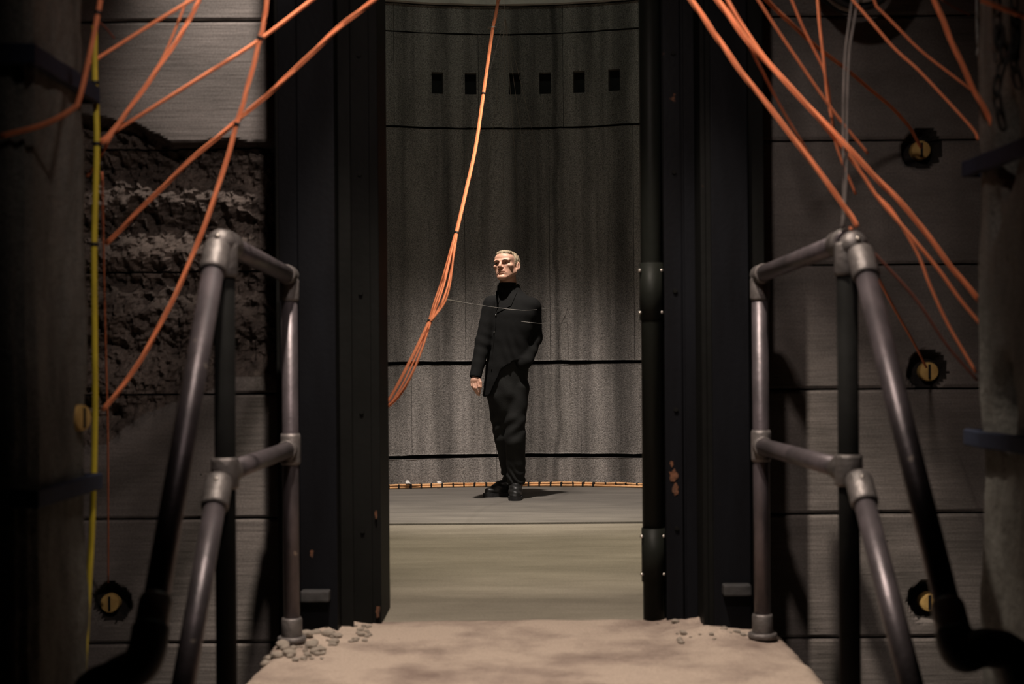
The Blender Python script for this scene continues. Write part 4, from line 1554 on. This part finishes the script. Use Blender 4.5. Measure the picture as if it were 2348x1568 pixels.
S.ellipsoid((0, -0.100, -0.083), (0.020, 0.007, 0.0055), 0.010, 'cut', tr=HT)
for s in (-1, 1):
    er = RZ(R(s * -18))
    S.ellipsoid((s * 0.078, 0.012, -0.004), (0.0085, 0.019, 0.032), 0.006, tr=HT, rot=er)
    S.ellipsoid((s * 0.087, 0.009, 0.000), (0.006, 0.011, 0.020), 0.004, 'cut', tr=HT, rot=er)
    S.ellipsoid((s * 0.074, 0.006, -0.030), (0.008, 0.009, 0.010), 0.006, tr=HT)
body = sdf_obj('body', S, MAT['skin'], man, 1)


def head_pt(x, y, z):
    return Vector(HC + HT[1] @ np.array((x, y, z), dtype=np.float32))


# eyes and brows
for s in (-1, 1):
    bm = bmesh.new()
    c = head_pt(s * 0.030, -0.0775, 0.0015)
    bmesh.ops.create_uvsphere(bm, u_segments=14, v_segments=10, radius=0.0108, matrix=Matrix.Translation(c))
    e = from_bm('eye', bm, MAT['eye'], man, True)
    bm = bmesh.new()
    bmesh.ops.create_uvsphere(bm, u_segments=12, v_segments=8, radius=0.0058, matrix=Matrix.Translation(head_pt(s * 0.030 - 0.002, -0.0840, 0.0015)))
    from_bm('iris', bm, MAT['iris'], man, True)
    pth = [head_pt(s * 0.012, -0.1035, 0.0165), head_pt(s * 0.028, -0.1010, 0.0215), head_pt(s * 0.045, -0.0895, 0.0195)]
    tube('eyebrow', smooth_path(pth, 4), [0.0022 if i in (0, 8) else 0.0034 for i in range(9)], MAT['brow'], man, 6)

# hair: a cap over the skull down to the hairline, short and brushed aside
Hh = SDF(axis(xh - 0.12, xh + 0.12, 0.0024, []), axis(yh - 0.14, yh + 0.15, 0.0024, []), axis(float(HC[2]) - 0.09, float(HC[2]) + 0.14, 0.0024, []))
Hh.ellipsoid((0, 0.020, 0.031), (0.0795, 0.100, 0.0875), 0.01, tr=HT)
Hh.ellipsoid((0.004, -0.052, 0.082), (0.052, 0.032, 0.024), 0.02, tr=HT)
g = np.meshgrid(*Hh.ax, indexing='ij', sparse=True)
hx, hy, hz = SDF.loc(g, HT)
# keep what lies above and behind the hairline
front = 0.070 - 0.10 * np.clip((np.abs(hx) - 0.030) / 0.045, 0, 1) ** 1.3 * 0.10
line_y = -0.058 + 0.0 * hx
lim = np.where(np.abs(hx) < 0.052, 0.064 + 0.006 * np.sin(hx * 160) - 0.012 * np.clip(hx / 0.05, -1, 1) * 0, 0.064 - (np.abs(hx) - 0.052) / 0.03 * 0.06)
cut1 = np.where(hy < -0.030, lim - hz, -1)                                   # above the forehead
cut2 = np.where(hy >= -0.030, (-0.012 - 0.055 * np.clip((hy - 0.012) / 0.06, 0, 1)) - hz, -1)   # round the ears to the nape
sl_ = 1 / (1 + np.exp(-(hy + 0.030) / 0.004))
cut = (lim - hz) * (1 - sl_) + ((-0.010 - 0.055 * np.clip((hy - 0.030) / 0.05, 0, 1)) - hz) * sl_
tuft = 0.0022 * np.sin(hx * 420 + hy * 130 + 3 * np.sin(hy * 60)) * np.sin(hy * 95 + hx * 60 + 1.0) + 0.0016 * np.sin(hx * 900 + hy * 260 + hz * 200)
Hh.f = np.maximum(Hh.f + tuft, cut * 0.7 + 0.003 * np.sin(hx * 700 + hz * 300)).astype(np.float32)
Hh.f[np.abs(Hh.f) > 0.08] = np.sign(Hh.f[np.abs(Hh.f) > 0.08]) * 0.08
sdf_obj('hair', Hh, MAT['hair'], man, 1)

# roll-neck
K_ = SDF(axis(-0.20, 0.16, 0.004, []), axis(10.24, 10.62, 0.004, []), axis(1.40, 1.64, 0.004, []))
zc0 = float(J(1164, 652)[2])
K_.loft([(zc0 - 0.10, *J(1168, 684, 10.45)[:2], 0.095, 0.085), (zc0 - 0.05, *J(1166, 668, 10.445)[:2], 0.074, 0.072), (zc0 - 0.02, *J(1164.5, 659, 10.44)[:2], 0.066, 0.066), (zc0 + 0.012, *J(1163.5, 650, 10.435)[:2], 0.0645, 0.064)], 0.01)
K_.warp(lambda x, y, z: 0.0016 * np.sin(z * 420))
sdf_obj('roll_neck', K_, MAT['knit'], man, 1)

# jacket
def zpx(py): return float(J(1170, py)[2])


A = SDF(axis(-0.44, 0.36, 0.0048, []), axis(10.12, 10.74, 0.0055, []), axis(zpx(925), zpx(640), 0.0048, []))
ja = -0.22
A.loft([(zpx(908), *J(1160, 905, 10.42)[:2], 0.172, 0.135), (zpx(880), *J(1161, 880, 10.42)[:2], 0.168, 0.13), (zpx(840), *J(1164, 840, 10.42)[:2], 0.163, 0.128), (zpx(800), *J(1168, 800, 10.42)[:2], 0.158, 0.125),
        (zpx(760), *J(1172, 760, 10.42)[:2], 0.166, 0.128), (zpx(720), *J(1174, 720, 10.42)[:2], 0.176, 0.125), (zpx(695), *J(1174, 695, 10.43)[:2], 0.170, 0.108), (zpx(682), *J(1173, 680, 10.435)[:2], 0.140, 0.092),
        (zpx(672), *J(1170, 670, 10.44)[:2], 0.100, 0.080), (zpx(660), *J(1168, 660, 10.445)[:2], 0.078, 0.072)], 0.02, ja)
g = np.meshgrid(*A.ax, indexing='ij', sparse=True)
_c = [J(x, y) for x, y in ((1080, 912), (1108, 911), (1122, 905), (1150, 846), (1195, 818), (1260, 815))]
zl = np.interp(g[0].ravel(), [float(q[0]) for q in _c], [float(q[2]) for q in _c]).astype(np.float32)[:, None, None]
A.f = np.maximum(A.f, (zl - g[2]) * 0.75).astype(np.float32)
for a, b, ra, rb in ((J(1128, 698, 10.41), J(1107, 786, 10.38), 0.066, 0.056), (J(1107, 786, 10.38), J(1090.5, 862, 10.305), 0.056, 0.045),
                     (J(1220, 704, 10.43), J(1224, 772, 10.49), 0.070, 0.062), (J(1225, 774, 10.49), J(1204, 830, 10.35), 0.060, 0.052)):
    A.capsule(a, b, ra, rb, 0.022)
# right cuff is cut square, the pocket hand bulges
g = np.meshgrid(*A.ax, indexing='ij', sparse=True)
cuff = np.array(J(1089.5, 866, 10.302))
dirn = np.array(J(1090.5, 862, 10.305)) - np.array(J(1107, 786, 10.38))
dirn /= np.linalg.norm(dirn)
pl = (g[0] - cuff[0]) * dirn[0] + (g[1] - cuff[1]) * dirn[1] + (g[2] - cuff[2]) * dirn[2]
xlim = float(J(1106, 870)[0])
A.f = np.where((g[0] < xlim) & (pl > -0.06), np.maximum(A.f, pl), A.f).astype(np.float32)
A.ellipsoid(J(1198, 832, 10.34), (0.050, 0.040, 0.045), 0.03)


def folds(x, y, z):
    u = (x - BP.x)
    w = 0.0032 * np.sin(34 * (z - 1.0) + 55 * u + 3 * np.sin(u * 18)) * np.exp(-((z - 1.06) / 0.16) ** 2 - ((u - 0.06) / 0.13) ** 2)
    w = w + 0.0026 * np.sin(75 * z + 30 * u) * np.exp(-((z - 1.13) / 0.10) ** 2 - ((np.abs(u) - 0.19) / 0.06) ** 2)
    w = w + 0.0022 * np.sin(48 * u - 16 * z) * np.exp(-((z - 0.86) / 0.14) ** 2)
    return w + 0.0014 * np.sin(23 * u + 31 * z + 17 * y) * np.sin(29 * z - 11 * u)


A.warp(folds)
jk = sdf_obj('jacket', A, MAT['jacket'], man, 2)
# stand-up collar, lapels, front edge and buttons follow the front of the jacket
Aax, Af = A.ax, A.f


def front_y(x, z, off=0.004):
    """front (camera side) surface of the jacket, interpolated"""
    fi = (x - float(Aax[0][0])) / float(Aax[0][1] - Aax[0][0])
    fk = (z - float(Aax[2][0])) / float(Aax[2][1] - Aax[2][0])
    i, k = int(fi), int(fk)
    u, v = fi - i, fk - k
    col = (Af[i, :, k] * (1 - u) * (1 - v) + Af[i + 1, :, k] * u * (1 - v) + Af[i, :, k + 1] * (1 - u) * v + Af[i + 1, :, k + 1] * u * v)
    w = np.where(col < 0)[0]
    if not len(w):
        return BP.y - 0.12 - off
    q = int(w[0])
    t = float(col[q - 1] / (col[q - 1] - col[q]))
    return float(Aax[1][q - 1] + t * (Aax[1][q] - Aax[1][q - 1])) - off


def front_pt(px, py, off=0.004):
    p = P(px, py, 10.30)
    y = front_y(p.x, p.z, off)
    p = P(px, py, y)
    return Vector((p.x, front_y(p.x, p.z, off), p.z))


def patch(name, poly, thick, m, parent, sub=9):
    """polygon laid on the jacket front (pixel corners, four-sided), with thickness"""
    a, b, c, d = poly
    V, F = [], []
    n = sub + 1
    for lay in (0.0, 1.0):
        for j in range(n):
            for i in range(n):
                u, v = i / sub, j / sub
                x = (1 - u) * (1 - v) * a[0] + u * (1 - v) * b[0] + u * v * c[0] + (1 - u) * v * d[0]
                y = (1 - u) * (1 - v) * a[1] + u * (1 - v) * b[1] + u * v * c[1] + (1 - u) * v * d[1]
                V.append(front_pt(x, y, thick if lay == 0 else -0.012))
    for j in range(sub):
        for i in range(sub):
            q = j * n + i
            F.append((q, q + n, q + n + 1, q + 1))
            F.append((n * n + q, n * n + q + 1, n * n + q + n + 1, n * n + q + n))
    rim = list(range(n)) + [j * n + sub for j in range(1, n)] + [sub * n + i for i in range(sub - 1, -1, -1)] + [j * n for j in range(sub - 1, 0, -1)]
    for k in range(len(rim)):
        p, q = rim[k], rim[(k + 1) % len(rim)]
        F.append((p, q, n * n + q, n * n + p))
    return mesh(name, V, F, m, parent, False)


patch('lapel', [(1150, 672), (1140, 664), (1133, 690), (1137, 716)], 0.007, MAT['jacket'], man)
patch('lapel', [(1176, 664), (1186, 668), (1172, 700), (1139, 717)], 0.007, MAT['jacket'], man)
ed = [front_pt(x, y, 0.002) for x, y in ((1138, 716), (1136, 740), (1133, 770), (1130, 800), (1128, 830), (1127, 850))]
tube('front_edge', smooth_path(ed, 4), 0.0035, MAT['jacket'], man, 6)
for x, y in ((1137, 722), (1133, 762)):
    c = front_pt(x, y, 0.005)
    bm = bmesh.new()
    bmesh.ops.create_uvsphere(bm, u_segments=12, v_segments=8, radius=0.0065, matrix=Matrix.Translation(c))
    from_bm('button', bm, MAT['dark_button'], man, True)['label'] = 'shiny metal button'
# collar: raised band behind and beside the neck
V, F = [], []
cc = J(1166, 660, 10.445)
n = 28
for i in range(n + 1):
    a = R(-62) + (R(242) - R(-62)) * i / n           # open to the front
    for (rr, dz) in ((0.083, -0.03), (0.080, 0.022), (0.074, 0.024), (0.072, -0.03)):
        tilt = 0.012 * math.sin(a)
        V.append((cc[0] + rr * math.cos(a) * 1.03, cc[1] + rr * 0.95 * math.sin(a), float(cc[2]) + dz + tilt))
for i in range(n):
    for k in range(4):
        F.append((i * 4 + k, (i + 1) * 4 + k, (i + 1) * 4 + (k + 1) % 4, i * 4 + (k + 1) % 4))
F += [(0, 1, 2, 3), tuple(n * 4 + k for k in (3, 2, 1, 0))]
mesh('collar', V, F, MAT['jacket'], man, True)

# trousers
T_ = SDF(axis(-0.30, 0.20, 0.0048, []), axis(10.15, 10.80, 0.0055, []), axis(0.06, 1.16, 0.0048, []))
T_.loft([(zpx(985), *J(1164, 985, 10.43)[:2], 0.045, 0.04), (zpx(945), *J(1163, 945, 10.43)[:2], 0.105, 0.085), (zpx(905), *J(1162, 905, 10.43)[:2], 0.148, 0.115), (zpx(870), *J(1163, 870, 10.43)[:2], 0.150, 0.112), (zpx(835), *J(1166, 835, 10.43)[:2], 0.150, 0.113), (zpx(795), *J(1169, 795, 10.43)[:2], 0.146, 0.110)], 0.03)
for ch in ([(1187, 890, 10.42, 0.088), (1181, 960, 10.40, 0.078), (1181, 1010, 10.40, 0.075), (1183, 1060, 10.44, 0.071), (1183, 1108, 10.46, 0.066)],
           [(1141, 892, 10.44, 0.088), (1147, 950, 10.46, 0.074), (1153, 1005, 10.48, 0.064), (1163, 1050, 10.57, 0.062), (1169, 1092, 10.64, 0.060)]):
    for a, b in zip(ch[:-1], ch[1:]):
        T_.capsule(J(*a[:3]), J(*b[:3]), a[3], b[3], 0.012)
g = np.meshgrid(*T_.ax, indexing='ij', sparse=True)
T_.f = np.where(g[0] > float(J(1157, 1090)[0]), np.maximum(T_.f, zpx(1111) - g[2]), np.maximum(T_.f, zpx(1095) - g[2])).astype(np.float32)


def tfolds(x, y, z):
    u = x - BP.x
    w = 0.0045 * np.sin(95 * z + 40 * u + 4 * np.sin(30 * u)) * np.exp(-((z - 0.14) / 0.07) ** 2)
    w = w + 0.0040 * np.sin(60 * z - 50 * u) * np.exp(-((z - 0.52) / 0.09) ** 2)
    w = w + 0.0035 * np.sin(38 * u + 30 * z) * np.exp(-((z - 0.74) / 0.12) ** 2)
    return w + 0.0015 * np.sin(40 * u + 22 * z + 13 * y)


T_.warp(tfolds)
tr_o = sdf_obj('trousers', T_, MAT['trousers'], man, 2)

# boots
def boot(ank, heel, toe, w):
    B = SDF(axis(min(ank[0], toe[0], heel[0]) - 0.09, max(ank[0], toe[0], heel[0]) + 0.09, 0.0042, []),
            axis(min(ank[1], toe[1], heel[1]) - 0.10, max(ank[1], toe[1], heel[1]) + 0.09, 0.0042, []), axis(-0.012, 0.31, 0.0042, []))
    ank, heel, toe = [np.array(v, dtype=np.float32) for v in (ank, heel, toe)]
    B.capsule(ank, np.array((heel[0], heel[1], 0.06)), 0.050, 0.047, 0.02)
    mid = (heel * 0.45 + toe * 0.55)
    B.capsule(np.array((heel[0], heel[1], 0.050)), np.array((mid[0], mid[1], 0.056)), 0.043, 0.046, 0.02)
    B.capsule(np.array((mid[0], mid[1], 0.052)), np.array((toe[0], toe[1], 0.036)), w, w * 0.82, 0.02)
    B.capsule(np.array((ank[0], ank[1], 0.115)), np.array((mid[0], mid[1], 0.070)), 0.046, 0.036, 0.03)
    g = np.meshgrid(*B.ax, indexing='ij', sparse=True)
    B.f = np.maximum(B.f, 0.0265 - g[2]).astype(np.float32)
    B.warp(lambda x, y, z: 0.0022 * np.sin(150 * z + 40 * x + 30 * y))
    o = sdf_obj('boot', B, MAT['boot'], man, 1)
    # sole
    d = toe - heel
    d[2] = 0
    d /= np.linalg.norm(d)
    nrm = np.array((-d[1], d[0], 0))
    prof = [(-0.046, 0.0), (-0.040, 0.030), (-0.01, 0.042), (0.06, 0.041), (0.13, 0.049), (0.19, 0.050), (0.225, 0.040), (0.245, 0.018), (0.25, 0.0)]
    Ln = float(np.linalg.norm((toe - heel)[:2]))
    out = [(t, s) for t, s in prof] + [(t, -s) for t, s in prof[-2:0:-1]]
    V, F = [], []
    for z in (0.001, 0.029):
        for t, s in out:
            tt = t * (Ln + 0.09) / 0.296 if t > 0 else t
            p = heel + d * tt + nrm * s
            V.append((p[0], p[1], z))
    n = len(out)
    F = [tuple(range(n))[::-1], tuple(range(n, 2 * n))] + [(i, (i + 1) % n, n + (i + 1) % n, n + i) for i in range(n)]
    mesh('sole', V, F, MAT['rubber'], o)
    return o


def fl(px, D):
    p = P(px, 1000, D)
    p.z = 0
    return p


a1 = P(1181, 1095, 10.47)
h1, t1 = fl(1182, 10.50), fl(1180, 10.30)
boot((a1.x, 10.475, 0.22), (h1.x, h1.y, 0), (t1.x, t1.y, 0), 0.047)
h2, t2 = fl(1170, 10.66), fl(1121, 10.60)
boot((h2.x - 0.003, 10.645, 0.22), (h2.x, h2.y, 0), (t2.x, t2.y, 0), 0.045)
